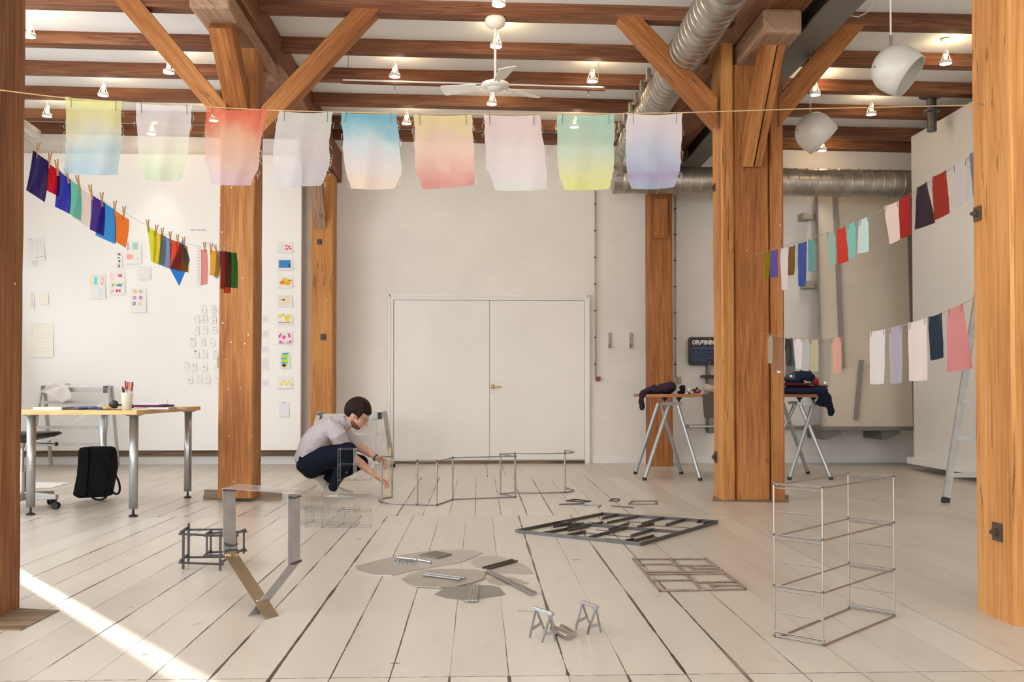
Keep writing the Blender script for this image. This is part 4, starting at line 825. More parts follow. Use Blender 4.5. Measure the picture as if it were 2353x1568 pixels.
paper(70, 743, 122, 821, 'large cream sheet with faint rows of handwriting, low left on the board', [(P_(176, 176, 160), R4(.05, .06 + .1 * i, .05, .012)) for i in range(9)] + [(P_(196, 192, 176), R4(.2 + .16 * i, .04, .07, .008)) for i in range(5)] + [(P_(214, 208, 190), R4(.18, .14 + .1 * i, .7, .006)) for i in range(8)], m=M_cream)
paper(68, 671, 78, 712, 'narrow cream strip of vertical writing above the large cream sheet', [(P_(190, 180, 150), R4(.4, .05 + .12 * i, .3, .06)) for i in range(7)], m=M_cream)
paper(91, 672, 111, 700, 'blank cream sheet right of the narrow cream strip', [], m=M_cream)
paper(316, 612, 346, 643, 'faint grid drawing sheet right of the magenta-block sheet', [(lg, R4(.1, .1 + .2 * i, .8, .015)) for i in range(5)] + [(lg, R4(.1 + .25 * i, .1, .012, .8)) for i in range(4)])
# handwritten title and vertical strip of letters on the board
def text_mesh(s, size, ext=.0004, bold=0):
    cu = bpy.data.curves.new('t', 'FONT'); cu.body = s; cu.size = size; cu.extrude = ext; cu.offset = bold
    tmp = bpy.data.objects.new('t', cu); COL.objects.link(tmp); dg = bpy.context.evaluated_depsgraph_get()
    me = bpy.data.meshes.new_from_object(tmp.evaluated_get(dg)); COL.objects.unlink(tmp); bpy.data.objects.remove(tmp); return me
def text(name, s, size, loc, m, parent=None, sx=1, bold=0):
    me = text_mesh(s, size, bold=bold)
    for v in me.vertices: v.co = Vector((v.co.x * sx, -v.co.z, v.co.y))
    me.materials.clear(); me.materials.append(m); o = bpy.data.objects.new(name, me); COL.objects.link(o)
    if parent: o.parent = parent; o.location = Vector(loc) - wpos(parent)
    else: o.location = loc
    return o
q = wp(438, 531, .002); o = text('handwritten_title', 'SOFT MACHINE', .033, q, gy, sx=.82); tag(o, 'small handwritten words SOFT MACHINE high on the white board', 'writing')
paper(451, 566, 464, 662, 'tall narrow faint strip of letters left of the pink film strip', [(P_(214, 206, 204), R4(.25, .03 + .075 * i, .45, .04)) for i in range(12)], curl=0)
paper(468, 555, 490, 568, 'faint small note above the narrow pink film strip', [(lg, R4(.1, .3, .8, .1)), (lg, R4(.1, .6, .6, .1))], curl=0)
rows = [(690 + 5, [461, 483, 501]), (690 + 28, [446, 464, 484, 503]), (690 + 54, [445, 464, 486, 504]), (690 + 80, [436, 459, 481, 503]), (690 + 109, [445, 463, 487, 503]), (690 + 138, [421, 439, 463, 490]), (690 + 167, [430, 451, 470, 492])]
rn = random.Random(3); pal = [(236, 90, 60), (60, 60, 70), (60, 150, 160), (230, 190, 60), (220, 60, 120), (120, 120, 170), (150, 170, 120), (240, 160, 150)]
rown = ['top', 'second', 'third', 'fourth', 'fifth', 'sixth', 'bottom']
for r, (y, xs_) in enumerate(rows):
    for c, x in enumerate(xs_):
        y0 = y + 2 + rn.uniform(-2, 2) + (10 if r == 0 else 4); sh = []
        if r == 0: y0 = 700 + rn.uniform(-1, 1)
        else: y0 = y + 5 + rn.uniform(-2, 2)
        for k_ in range(rn.randint(2, 5)):
            cc = rn.choice(pal); cc = tuple(int(v * .62 + 240 * .38) for v in cc); u, v = rn.uniform(.15, .65), rn.uniform(.1, .8)
            sh.append((paint(*[q_ // 8 * 8 for q_ in cc]), EL(u + .1, v, rn.uniform(.06, .16), rn.uniform(.03, .07), 7) if rn.random() < .6 else R4(u, v, rn.uniform(.1, .3), rn.uniform(.02, .1))))
        for k_ in range(3): sh.append((lg, R4(.15, .3 + .18 * k_, rn.uniform(.4, .7), .02)))
        if (r, c) == (1, 3): sh = [(P_(230, 60, 60), R4(.25, .5, .5, .25)), (P_(240, 200, 60), R4(.35, .35, .3, .15)), (P_(120, 60, 90), R4(.1, .78, .8, .06))]
        if (r, c) == (3, 3): sh = [(P_(70, 40, 50), EL(.45, .3, .35, .1)), (P_(120, 100, 100), R4(.2, .75, .3, .06))]
        if (r, c) == (3, 0): sh = [(P_(216, 80, 140), EL(.22, .22, .15, .07)), (P_(216, 80, 140), EL(.65, .22, .15, .07)), (lg, R4(.1, .6, .7, .03))]
        if (r, c) == (4, 0): sh = [(P_(50, 130, 130), EL(.35, .2, .22, .07)), (lg, R4(.1, .5, .7, .03))]
        if (r, c) == (4, 3): sh = [(P_(110, 200, 240), R4(.2, .3, .25, .2))]
        paper(x, y0, x + 12.5, y0 + 19, 'small sketch sheet on the board left of the post, %s row, %s from the left' % (rown[r], NTH[c]), sh, group='small taped sketch sheets', curl=.014, rot=rn.uniform(-3, 3))
paper(499, 823, 512, 846, 'grey-green card half hidden behind the left post', [], m=mat('grey card', srgb(176, 176, 160), .7))
for i, (y0, y1) in enumerate(((724, 742), (760, 776), (796, 809), (822, 851), (872, 887))):
    paper(600, y0, 617, y1, 'small bluish text sheet emerging right behind the left post, %s from the top' % NTH[i], [(P_(214, 212, 232), R4(.2, .15 + .2 * k_, .65, .1)) for k_ in range(4)], group='bluish text sheets', curl=.003)
# right strip of colourful drawings
def PR(lab, y0, y1, shapes, x0=638, x1=672): return paper(x0, y0, x1, y1, lab, shapes, tape=True, group='colour drawings in the vertical strip')
pk = P_(222, 70, 110)
PR('top drawing of the strip right of the post, scattered red-pink cards', 556, 581, [(pk, [(u, v), (u + .13, v + .1), (u + .09, v + .24), (u - .04, v + .13)]) for u, v in ((.55, .25), (.72, .32), (.6, .55), (.45, .5), (.8, .5), (.33, .3))] + [(lg, EL(.38, .55, .16, .2)), (M_paper, EL(.38, .55, .14, .17))])
PR('drawing of a blue night field with a dark figure, second in the strip', 596, 621, [(P_(44, 134, 196), R4(.08, .08, .8, .72)), (P_(20, 40, 70), [(.76, .72), (.74, .5), (.8, .4), (.84, .52), (.86, .74)]), (P_(20, 60, 110), EL(.32, .28, .03, .06))])
PR('yellow and orange patchwork parallelogram drawing, third in the strip', 636, 662, [(P_(222, 206, 40), [(.1, .6), (.38, .1), (.98, .32), (.72, .82)]), (P_(236, 120, 40), [(.1, .6), (.26, .32), (.52, .44), (.36, .72)]), (P_(236, 140, 40), [(.62, .46), (.86, .54), (.78, .72), (.54, .6)]), (P_(232, 90, 30), [(.74, .26), (.96, .32), (.9, .42), (.68, .34)])])
ck = [(P_(250, 206, 206) if (i + j) % 2 else P_(206, 232, 176), R4(.06 + .2 * i, .1 + .19 * j, .2, .19)) for i in range(4) for j in range(4)]
PR('pink and green checkered drawing, fourth in the strip', 678, 705, ck + [(P_(70, 40, 50), EL(.4, .42, .1, .07)), (P_(40, 30, 40), R4(.22, .38, .3, .03))])
PR('drawing of hanging yellow shapes above a dark line, fifth in the strip', 723, 746, [(P_(236, 214, 30), EL(.17, .0, .14, .36, 12, 0, PI)), (P_(236, 214, 30), EL(.66, .0, .2, .78, 14, 0, PI)), (P_(190, 160, 30), EL(.4, .03, .06, .12)), (P_(90, 60, 90), R4(.05, .78, .85, .06))])
PR('drawing of five magenta cards, sixth in the strip', 762, 790, [(P_(222, 70, 170), p) for p in ([(.05, .35), (.22, .1), (.26, .35), (.08, .6)], [(.28, .5), (.42, .3), (.56, .45), (.44, .68)], [(.66, .1), (.84, .2), (.9, .5), (.76, .55)], [(.1, .75), (.38, .76), (.4, .98), (.1, .97)], [(.62, .85), (.92, .7), (.93, .95), (.66, .99)])] + [(M_paper, EL(.3, .83, .06, .06)), (M_paper, EL(.74, .86, .06, .06))])
PR('drawing of a blue and lime shelf tower with a black disc, seventh in the strip', 810, 846, [(P_(190, 214, 50), [(.15, .15), (.9, .05), (.8, .9), (.15, .9)]), (P_(60, 170, 220), [(.15, .15), (.35, .04), (.95, .02), (.75, .15)]), (P_(60, 170, 220), R4(.12, .36, .55, .1)), (P_(60, 170, 220), R4(.12, .62, .55, .1)), (P_(30, 25, 40), EL(.42, .84, .2, .1))], 643, 666)
PR('drawing of pale yellow leaves with black dots, eighth in the strip', 867, 893, [(P_(236, 232, 130), EL(.2 + .1 * i, .55 + .12 * math.sin(i * 2), .1, .12)) for i in range(8)] + [(P_(60, 70, 50), EL(.25 + .17 * i, .5 + .15 * math.cos(i * 3), .02, .05)) for i in range(5)])
PR('almost blank pale text page with a violet scribble on top, last in the strip', 926, 958, [(P_(176, 166, 206), [(.3, .0), (.45, -.1), (.75, .05), (.5, .03)]), (P_(226, 226, 240), R4(.15, .15, .75, .75))], 641, 664)
# ------------------------------------------------------------------ items on the back wall
def pipe_run(px, y0, y1, lab, boxc, boxpx):
    Y = 12.26; t = thing('wall_pipe', atY(px, y1, Y), lab, 'pipe', 'thin pipes on the back wall')
    build('pipe', MB().tube([atY(px, y0, Y), atY(px + .5, y1, Y)], .011, 10), mat('old pipe', (.50, .42, .34), .5), t, smooth=True)
    n = 7; mb = MB()
    for i in range(n): q = atY(px, y0 + (y1 - y0) * (i + .5) / n, Y); mb.box((q.x - .012, Y - .014, q.z - .008), (q.x + .012, YB, q.z + .008))
    build('pipe_clip', mb, M_iron, t)
    for (a, b, c, d, m_) in boxpx: p = atY(a, b, Y); q = atY(c, d, Y); build('junction_box', MB().box((p.x, Y - .03, q.z), (q.x, YB, p.z)), m_, t, bevel=.004)
pipe_run(1368, 438, 868, 'thin vertical pipe on the whitewashed wall ending in a red-brown box', None, [(1369, 866, 1379, 876, mat('rust red box', (.22, .05, .03), .5))])
pipe_run(1552, 450, 868, 'thin vertical pipe right of the wall post ending in a beige socket', None, [(1545, 868, 1554, 892, mat('socket', (.50, .42, .30), .5)), (1555, 867, 1565, 882, mat('socket2', (.44, .37, .27), .5))])
for i, px in enumerate((1400, 1448)):
    a = atY(px, 765, 12.28); b = atY(px, 800, 12.28)
    t = thing('wall_hook', b, 'grey metal J-shaped hook on the back wall, %s of the pair' % ('left' if i == 0 else 'right'), 'hook', 'J hooks on the wall')
    build('hook_plate', MB().box((a.x - .008, 12.27, b.z), (a.x + .02, 12.3, a.z)), M_steel, t)
    build('hook_arm', MB().tube([(b.x + .006, 12.27, b.z + .02), (b.x - .0, 12.2, b.z), (b.x - .02, 12.14, b.z + .01), (b.x - .022, 12.12, b.z + .05)], .009, 8), M_steel, t)
# small scattered pin holes group skipped; sign
a = atY(1582, 775, 12.2); b = atY(1705, 840, 12.2)
t = thing('sign_board', ((a.x + b.x) / 2, 12.2, b.z), 'black sign with rounded corners reading OPLØSNIN beside the triple post', 'sign')
mb = MB(); r = .035; P = []
for cx, cy, a0 in ((b.x - r, a.z - r, 0), (a.x + r, a.z - r, 90), (a.x + r, b.z + r, 180), (b.x - r, b.z + r, 270)):
    for k_ in range(5): an = math.radians(a0 + k_ * 22.5); P.append((cx + r * math.cos(an), 12.2, cy + r * math.sin(an)))
mb.prism(P, (0, .02, 0)); build('sign_plate', mb, mat('sign black', (.012, .011, .011), .5), t)
Mw = mat('sign white', (.78, .74, .68), .6); Mb = mat('sign blue', (.04, .10, .32), .6)
def sgn(s, px, py, size, m_, sx=1, bold=.001): text('lettering', s, size, atY(px, py, 12.196), m_, t, sx, bold)
sgn('OPLØSNINGER', 1590.5, 791.5, .072, Mw, .80, .0045)
sgn('I FLYDENDE FORM', 1590.5, 803.5, .043, Mb, .86, .0022)
sgn('Benzin, terpentin, sprit', 1590.5, 811, .032, Mb, .88); sgn('fortynder, acetone ...', 1590.5, 816.5, .032, Mb, .88)
sgn('BRUG TRAGT OG SKRIV', 1590.5, 825, .034, Mb, .80); sgn('PÅ EFTER BRUG', 1590.5, 830.5, .034, Mb, .80)
mb = MB()
for px, py in ((1631, 779.5), (1631, 834)): q = atY(px, py, 12.2); mb.lathe([(0, 0), (.008, 0), (.006, .004), (0, .005)], q, 10, (0, -1, 0))
build('screw', mb, M_steel, t)
# wall rack under the sign
t = thing('wall_rack', atY(1633, 1000, 12.2), 'grey metal wall rack with clamp and shelf bar below the black sign', 'rack')
def wb(x0, y0, x1, y1, Y0, Y1, nm, m_): p = atY(x0, y0, Y0); q = atY(x1, y1, Y0); return build(nm, MB().box((p.x, Y0, q.z), (q.x, Y1, p.z)), m_, t, bevel=.004)
Mg = mat('grey enamel', (.20, .19, .18), .5, .3)
wb(1627, 838, 1633, 862, 12.15, 12.3, 'upright', Mg); wb(1629, 864, 1645, 996, 12.1, 12.3, 'upright', Mg); wb(1622, 862, 1650, 868, 12.0, 12.3, 'clamp_arm', M_black)
wb(1584, 978, 1648, 982.5, 12.0, 12.3, 'shelf_bar', M_steel); wb(1806, 981, 1890, 985, 12.0, 12.3, 'shelf_bar', Mg)
# big plate stack leaning on the wall
Yb_ = 11.75; Yt_ = 12.2
t = thing('leaning_panel', atY(1995, 983, Yb_), 'tall cream board standing in a grey metal frame against the back wall', 'board')
Q = [atY(1888, 983, Yb_), atY(2112, 984, Yb_), atY(2108, 440, Yt_), atY(1873, 440, Yt_)]
M_cr = mat('cream board', (.64, .56, .45), .6, var=.04)
build('board_sheet', MB().prism(Q, (0, .03, 0)), M_cr, t)
def strip(P0, P1, w, nm, m_, Ya=None, Yb=None, th=.03, out=.02):
    a = atY(P0[0], P0[1], (Ya or Yt_) - out); b = atY(P1[0], P1[1], (Yb or Yb_) - out); return build(nm, MB().bar(a, b, w, th, up=(0, 1, 0)), m_, t)
strip((1875, 440), (1890, 985), .03, 'frame_upright', M_steel); strip((2090, 440), (2107, 984), .09, 'frame_upright', mat('dark edge', (.20, .17, .14), .6), out=.01)
strip((1918, 445), (1937, 846), .05, 'batten', mat('batten grey', (.26, .23, .20), .6), Yb=11.83); strip((1980, 828), (1967, 965), .05, 'batten', MC['batten grey'], Ya=11.82, Yb=11.76)
p = atY(1885, 981, 11.7); q = atY(2112, 989, 11.7); build('ledge', MB().box((p.x, 11.62, q.z), (q.x, 12.3, p.z)), Mg, t)
for px in (1912, 2047):
    p = atY(px - 20, 989, 11.7); q = atY(px + 22, 1011, 11.7)
    mb = MB(); mb.prism([(p.x, 11.72, q.z), (p.x + .05, 11.72, q.z), (q.x, 11.72, p.z - .05), (q.x, 11.72, p.z), (p.x, 11.72, p.z)], (0, .03, 0)); mb.box((p.x, 11.75, q.z), (p.x + .04, 12.28, p.z)); build('bracket', mb, Mg, t)
for i, (x0, y0, x1, y1) in enumerate(((1845, 488, 1868, 504), (1850, 645, 1872, 662))):
    p = atY(x0, y0, 12.1); q = atY(x1, y1, 12.1); tag(build('wall_block', MB().box((p.x, 12.1, q.z), (q.x, 12.3, p.z)), mat('grey beige block', (.36, .31, .24), .6), bevel=.005), 'small grey-beige block on the back wall, %s one, left of the leaning board' % ('upper' if i == 0 else 'lower'), 'block', 'wall blocks')
# partition on casters -----------------------------------------------------
pa = Vector((5.13, 11.15, 0)); pb = Vector((5.12, 4.9, 0)); d = (pb - pa); n = Vector((-d.y, d.x, 0)).normalized()
if n.x < 0: n = -n
t = thing('partition_wall', pa, 'tall white movable wall on casters behind the ladder', 'partition')
build('panel', MB().hexa([pa + Vector((0, 0, .1)), pb + Vector((0, 0, .1)), pb + n * .35 + Vector((0, 0, .1)), pa + n * .35 + Vector((0, 0, .1))], [pa + Vector((0, 0, 3.95)), pb + Vector((0, 0, 3.95)), pb + n * .35 + Vector((0, 0, 3.95)), pa + n * .35 + Vector((0, 0, 3.95))]), mat('partition paint', (.74, .71, .66), .5), t)
o1 = pa - n * .07 - d.normalized() * .03; o2 = pb - n * .07
build('foot_rail', MB().hexa([o1 + Vector((0, 0, .075)), o2 + Vector((0, 0, .075)), pb + n * .42 + Vector((0, 0, .075)), pa + n * .42 + Vector((0, 0, .075))], [o1 + Vector((0, 0, .15)), o2 + Vector((0, 0, .15)), pb + n * .42 + Vector((0, 0, .15)), pa + n * .42 + Vector((0, 0, .15))]), M_white, t)
for f in (.16, .5, .9):
    for s in (.04, .33):
        q = pa + d * f + n * s; mb = MB(); mb.lathe([(0, -.015), (.035, -.015), (.035, .015), (0, .015)], (q.x, q.y, .035), 16, (1, .2, 0)); mb.box((q.x - .04, q.y - .04, .062), (q.x + .04, q.y + .04, .075)); build('caster', mb, M_black, t)
# pipe flange above the partition
c = atY(2128, 222, 10.2); t = thing('ceiling_pipe', (c.x, c.y, cz(c.x, HJ)), 'black flanged pipe stub hanging from a joist above the white movable wall', 'pipe')
mb = MB(); zt_ = c.z
mb.lathe([(0, .0), (.13, 0), (.13, -.02), (.09, -.03), (.05, -.04), (.05, -.17), (.09, -.175), (.09, -.19), (.05, -.195), (.05, -.4), (0, -.4)], (c.x + .06, c.y, zt_ + .02), 20); build('pipe', mb, M_dark, t, smooth=False)
mb = MB(); mb.box((c.x - .0, c.y - .03, zt_), (c.x + .1, c.y + .03, cz(c.x, HC))); build('hanger', mb, M_dark, t)
# ------------------------------------------------------------------ tall ladder at the right
f1 = fl(2172, 1156); top = atY(2252, 640, 8.25)
t = thing('ladder', f1, 'aluminium ladder leaning near the white movable wall, half hidden by the right near post', 'ladder')
dv = (top - f1); W = Vector((.5, -.05, 0))
t1 = f1 + dv * 1.25; q1 = f1 + W; q2 = t1 + W * .78
build('rail', MB().bar(f1 + dv * .015, t1, .055, .03, up=(0, 1, 0)), M_alu, t); build('rail', MB().bar(q1 + dv * .015, q2, .055, .03, up=(0, 1, 0)), M_alu, t)
for py in (1095, 1012, 930, 849, 770, 695):
    s = (1156 - py) / (1156 - 640); a = f1 + dv * s; b = q1 + (q2 - q1) * (s / 1.25); build('rung', MB().bar(a, b, .03, .035), M_alu, t)
mb = MB(); mb.bar(f1, f1 + dv * .022, .060, .036, up=(0, 1, 0)); build('rubber_foot', mb, M_black, t); mb = MB(); mb.bar(q1, q1 + dv * .022, .060, .036, up=(0, 1, 0)); build('rubber_foot', mb, M_black, t)
# ------------------------------------------------------------------ trestle table at the right
YF, YK = 9.95, 10.75
x0 = atY(1484, 908, YF).x; x1 = atY(1902, 912, YF).x; zt = atY(1600, 906.5, YF).z
tt = tag(build('table_top', MB().box((x0, YF, zt - .03), (x1, YK, zt)), wood('worktop timber', srgb(120, 76, 44), srgb(160, 108, 66), srgb(190, 142, 98)), grain=(1, 0, 0), org=((x0 + x1) / 2, YF, zt - .03), bevel=.004), 'long wooden worktop lying on two trestles, piled with clothes', 'tabletop')
def trestle(px, lab):
    c = atY(px, 925, YF + .08); zt_ = zt - .034 - .045
    t = thing('trestle', (c.x, YF, 0), lab, 'trestle', 'tubular steel trestles')
    za = zt_ - .02
    L_ = [((c.x + .02, YF + .12, za), (c.x - .27, YF + .0, 0)), ((c.x + .1, YF + .1, za), (c.x + .31, YF - .06, 0)), ((c.x + .0, YF + .62, za), (c.x - .24, YF + .76, 0)), ((c.x + .02, YF + .6, za), (c.x + .28, YF + .74, 0))]
    if lab.startswith('right'): L_ = [((c.x + .12, YF + .1, za), (c.x - .12 - .06, YF, 0)), ((c.x - .02, YF + .12, za), (c.x + .27, YF + .0, 0)), ((c.x + .1, YF + .62, za), (c.x - .24, YF + .72, 0)), ((c.x - .05, YF + .6, za), (c.x + .28, YF + .74, 0))]
    for a, b in L_:
        a = Vector(a); b = Vector(b); l = build('leg', MB().tube([a, b + (a - b) * .02], .021, 12), M_grey, t, smooth=False); build('foot_cap', MB().tube([b + (a - b).normalized() * .03, b], .023, 12), M_black, l)
    build('crossbar', MB().tube([(c.x + .05, YF + .08, za), (c.x + .05, YF + .68, za)], .018, 10), M_grey, t)
    build('crossbar', MB().bar((c.x - .06, YF + .09, za), (c.x + .15, YF + .09, za), .03, .035), M_grey, t)
    for dx in (-.03, .12):
        mb = MB(); q = (c.x + dx, YF + .1, zt - .032); mb.lathe([(0, 0), (.035, 0), (.03, -.012), (.012, -.03), (.01, -.075), (0, -.075)], q, 12); build('knob', mb, M_black, t)
    return t
trestle(1535, 'left tubular steel trestle under the worktop, in front of the wall post'); trestle(1845, 'right tubular steel trestle under the worktop, beside the triple post')
# clothes: lumpy bodies
def lump(pts, m, voxel=.012, flatz=None, seed=1, amp=.008, parent=None, name='garment', lab=None, cat='clothes', grp=None, m2=None):
    mb = MB()
    for c_, r_ in pts: mb.ball(c_, r_, 16)
    lo = min(c_[2] - (r_[2] if isinstance(r_, tuple) else r_) for c_, r_ in pts)
    for v in mb.bm.verts:
        if flatz is not None and v.co.z < flatz and (flatz - v.co.z) < .12 and v.co.x < x1 - .0 and v.co.x > x0: v.co.z = flatz + .001
    o = build(name, mb, m, parent, remesh=voxel, org=(pts[0][0][0], pts[0][0][1], lo) if not parent else None)
    tex = bpy.data.textures.get('folds') or bpy.data.textures.new('folds', 'CLOUDS'); tex.noise_scale = .045
    dm = o.modifiers.new('d', 'DISPLACE'); dm.texture = tex; dm.strength = amp * 3.2; dm.mid_level = .5; dm.texture_coords = 'GLOBAL'
    if lab: tag(o, lab, cat, grp)
    return o
def A(px, py, Y=YF + .15): return tuple(atY(px, py, Y))
plum = mat('plum wool', (.035, .022, .035), .9, bump=.4, bscale=60); navy = mat('navy cloth', (.012, .018, .045), .9, bump=.3, bscale=60); maroon = mat('maroon cloth', (.10, .012, .015), .9, bump=.3, bscale=60)
redc = mat('red cloth', (.40, .03, .02), .85, bump=.3, bscale=60); taupe = mat('taupe cloth', (.40, .33, .27), .9, bump=.3, bscale=60); blk = mat('black cloth', (.012, .012, .014), .9, bump=.3, bscale=60)
lump([(A(1500, 899), (.10, .12, .05)), (A(1503, 893), (.05, .06, .04)), (A(1531, 893), (.10, .13, .06)), (A(1541, 888), (.06, .09, .05)), (A(1485, 900, YF + .05), (.05, .07, .03)), (A(1475, 908, YF + .03), (.03, .06, .05)), (A(1473, 922, YF + .03), (.028, .05, .06)), (A(1476, 935, YF + .03), (.03, .04, .045))], plum, flatz=zt, lab='dark plum jumper hanging over the left end of the worktop')
lump([(A(1569, 893), (.034, .04, .038)), (A(1566, 902), (.05, .05, .018))], blk, .007, zt, lab='small black bobble hat on the worktop')
lump([(A(1583, 897), (.035, .04, .028)), (A(1590, 902), (.03, .04, .015))], mat('off white cloth', (.7, .62, .54), .9), .007, zt, lab='off-white knotted scrap between black cloth and red cloth on the worktop')
lump([(A(1596, 897), (.03, .03, .012)), (A(1590, 902), (.045, .03, .014)), (A(1602, 893), (.016, .02, .014))], mat('dark grey cloth', (.06, .05, .05), .9), .007, zt, lab='dark crumpled glove on the worktop')
lump([(A(1600, 902), (.05, .04, .014)), (A(1608, 897), (.02, .02, .014))], redc, .007, zt, lab='small crumpled red cloth on the worktop')
lump([(A(1631, 895), (.07, .09, .05)), (A(1624, 890), (.04, .05, .035)), (A(1645, 897), (.08, .1, .04))], taupe, .01, zt, lab='crumpled taupe cloth on the worktop left of the triple post')
p = atY(1616, 914, YF - .01); q = atY(1645, 960, YF - .01)
tag(build('hanging_trousers', MB().hexa([(p.x, YF - .03, q.z), (q.x, YF - .03, q.z), (q.x, YF - .005, q.z), (p.x + .02, YF - .005, q.z)], [(p.x - .015, YF - .02, p.z + .035), (q.x, YF - .02, p.z + .035), (q.x, YF - .005, p.z + .035), (p.x, YF - .005, p.z + .035)]), mat('brown grey cloth', (.10, .08, .07), .9, bump=.4, bscale=14), bevel=.006), 'brown-grey trousers hanging down the front of the worktop', 'clothes')
lump([(A(1835, 899), (.22, .22, .055)), (A(1870, 897), (.14, .22, .06))], navy, .014, zt, lab='folded navy blue garment at the bottom of the clothes pile', amp=.004)
lump([(A(1840, 884), (.22, .2, .03)), (A(1875, 888), (.13, .18, .022))], maroon, .012, lab='maroon jumper in the middle of the clothes pile', amp=.004)
lump([(A(1842, 868), (.14, .15, .075)), (A(1825, 872), (.10, .16, .06)), (A(1850, 858, YF + .2), (.06, .1, .05))], navy, .012, lab='crumpled navy garment on top of the clothes pile')
lump([(A(1868, 876), (.07, .1, .035)), (A(1882, 885), (.07, .1, .025))], redc, .01, lab='red garment on the right of the clothes pile')
mb = MB()
for i in range(6): mb.tube([A(1846 + i * 3.4, 872 + i * 1.2, YF + .04 ), A(1849 + i * 3.4, 878 + i * 1.0, YF - .01), A(1850 + i * 3.6, 884 + i * .5, YF - .03)], .004, 6)
tag(build('striped_scarf', mb, mat('scarf cream', (.7, .62, .5), .9), org=A(1855, 884)), 'cream striped scarf end in the clothes pile', 'clothes')
lump([(A(1812, 902), (.05, .08, .025))], mat('mustard cloth', (.50, .38, .03), .9), .008, zt, lab='mustard yellow cloth peeking out under the clothes pile')
lump([(A(1888, 905, YF + .02), (.07, .1, .045)), (A(1900, 917, YF - .02), (.05, .07, .06)), (A(1890, 925, YF), (.07, .05, .05)), (A(1906, 932, YF - .02), (.04, .05, .06)), (A(1910, 946, YF - .02), (.038, .04, .055))], mat('dark navy cloth', (.008, .012, .025), .9), .01, lab='dark sleeve hanging off the right end of the worktop')
# ------------------------------------------------------------------ pale rail end upper left
a = atY(20, 268, 9.6); b = atY(84, 308, 11.6); t = tag(build('wall_rail', MB().bar(a, b, .1, .09), mat('rail paint', (.60, .57, .52), .5), org=a, bevel=.01), 'pale painted beam end under the joists at the far left', 'rail')
# ------------------------------------------------------------------ work table at the left
tx0, tx1, ty0, ty1, tz = -3.375, -2.45, 6.95, 8.52, .80
t = thing('work_table', ((tx0 + tx1) / 2, (ty0 + ty1) / 2, 0), 'light wooden table on round grey metal legs with pens and papers on it', 'table')
build('table_top', MB().box((tx0, ty0, tz - .033), (tx1, ty1, tz)), M_beech, t, grain=(1, 0, 0), bevel=.003)
for px, py in ((70, 1184), (306, 1188), (431, 1145), (236, 1137)):
    c = fl(px, py); l = build('leg', MB().lathe([(0, .06), (.032, .06), (.032, tz - .04), (0, tz - .04)], c, 20), M_grey, t, smooth=False)
    for f in l.data.polygons: f.use_smooth = len(f.vertices) == 4
    build('foot', MB().lathe([(0, 0), (.032, 0), (.032, .012), (.01, .02), (.008, .06), (0, .06)], c, 16), M_black, l)
    build('mounting_plate', MB().lathe([(.07, tz - .034), (.07, tz - .04), (.04, tz - .05), (0, tz - .05)], (c.x, c.y, 0), 16), M_grey, l)
def T(px, Y, z=tz): d = ray(px, 900); p = CAM + d * (Y / d.y); return Vector((p.x, p.y, z))
def onT(name, lo, hi, m, lab, cat, bev=.002, rot=0, **k):
    c = Vector(((lo[0] + hi[0]) / 2, (lo[1] + hi[1]) / 2, lo[2])); mb = MB(); h = (hi[0] - lo[0]) / 2, (hi[1] - lo[1]) / 2
    mb.box((-h[0], -h[1], 0), (h[0], h[1], hi[2] - lo[2])); o = build(name, mb, m, bevel=bev); o.location = c; o.rotation_euler = (0, 0, rot); return tag(o, lab, cat)
a = T(86, 7.15).x; b = T(152, 7.15).x
o = onT('binder', (a, 7.08, tz), (b, 7.3, tz + .018), M_paper, 'white ring binder lying at the left end of the light table', 'binder'); 
build('binder_spine', MB().box((b - .008, 7.075, tz + .001), (b + .003, 7.305, tz + .020)), mat('binder grey', (.35, .36, .4), .4), o)
a = T(156, 7.2).x; onT('notebook', (a, 7.1, tz), (a + .12, 7.3, tz + .012), mat('dark cover', (.05, .045, .05), .5), 'dark notebook between the white binder and the blue gloves', 'notebook')
mb = MB()
def Lz(pts, m, name, lab, cat, vox=.006, amp=.002):
    o = lump([((p.x, p.y, p.z), r) for p, r in pts], m, vox, None, lab=lab, cat=cat, name=name, amp=amp)
    return o
bl = mat('blue glove', (.035, .07, .20), .6)
Lz([(T(188, 7.15, tz + .012), (.05, .05, .012)), (T(200, 7.2, tz + .012), (.04, .03, .012)), (T(215, 7.1, tz + .014), (.045, .04, .013)), (T(232, 7.1, tz + .01), (.04, .03, .009))], bl, 'work_gloves', 'blue work gloves lying on the light table', 'gloves')
Lz([(T(243, 7.1, tz + .012), (.022, .03, .011)), (T(252, 7.15, tz + .01), (.02, .02, .009))], mat('yellow cap', (.75, .40, .04), .5), 'tape_roll', 'small yellow-orange tool beside the blue gloves', 'tool')
onT('notebook', (T(225, 7.02).x, 6.99, tz), (T(279, 7.02).x, 7.06, tz + .005), mat('dark cover', (.05, .045, .05), .5), 'thin dark folder at the front edge beside the pen cup', 'notebook')
# headphones
t = thing('headphones', T(262, 7.6), 'black headphones lying behind the white pen cup', 'headphones')
c = T(262, 7.6, tz + .03)
build('ear_cup', MB().lathe([(0, -.015), (.032, -.015), (.036, 0), (.032, .015), (0, .018)], c, 18, (0, 1, .2)), M_black, t, smooth=True)
build('ear_cup', MB().lathe([(0, -.012), (.03, -.012), (.034, 0), (.03, .012), (0, .014)], c + Vector((.1, .06, -.012)), 18, (.3, 1, 1)), M_black, t, smooth=True)
build('headband', MB().tube([c + Vector((.05 - .06 * math.cos(k), .02 + .05 * math.sin(k), -.005)) for k in [PI * i / 10 for i in range(11)]], .007, 8), M_black, t)
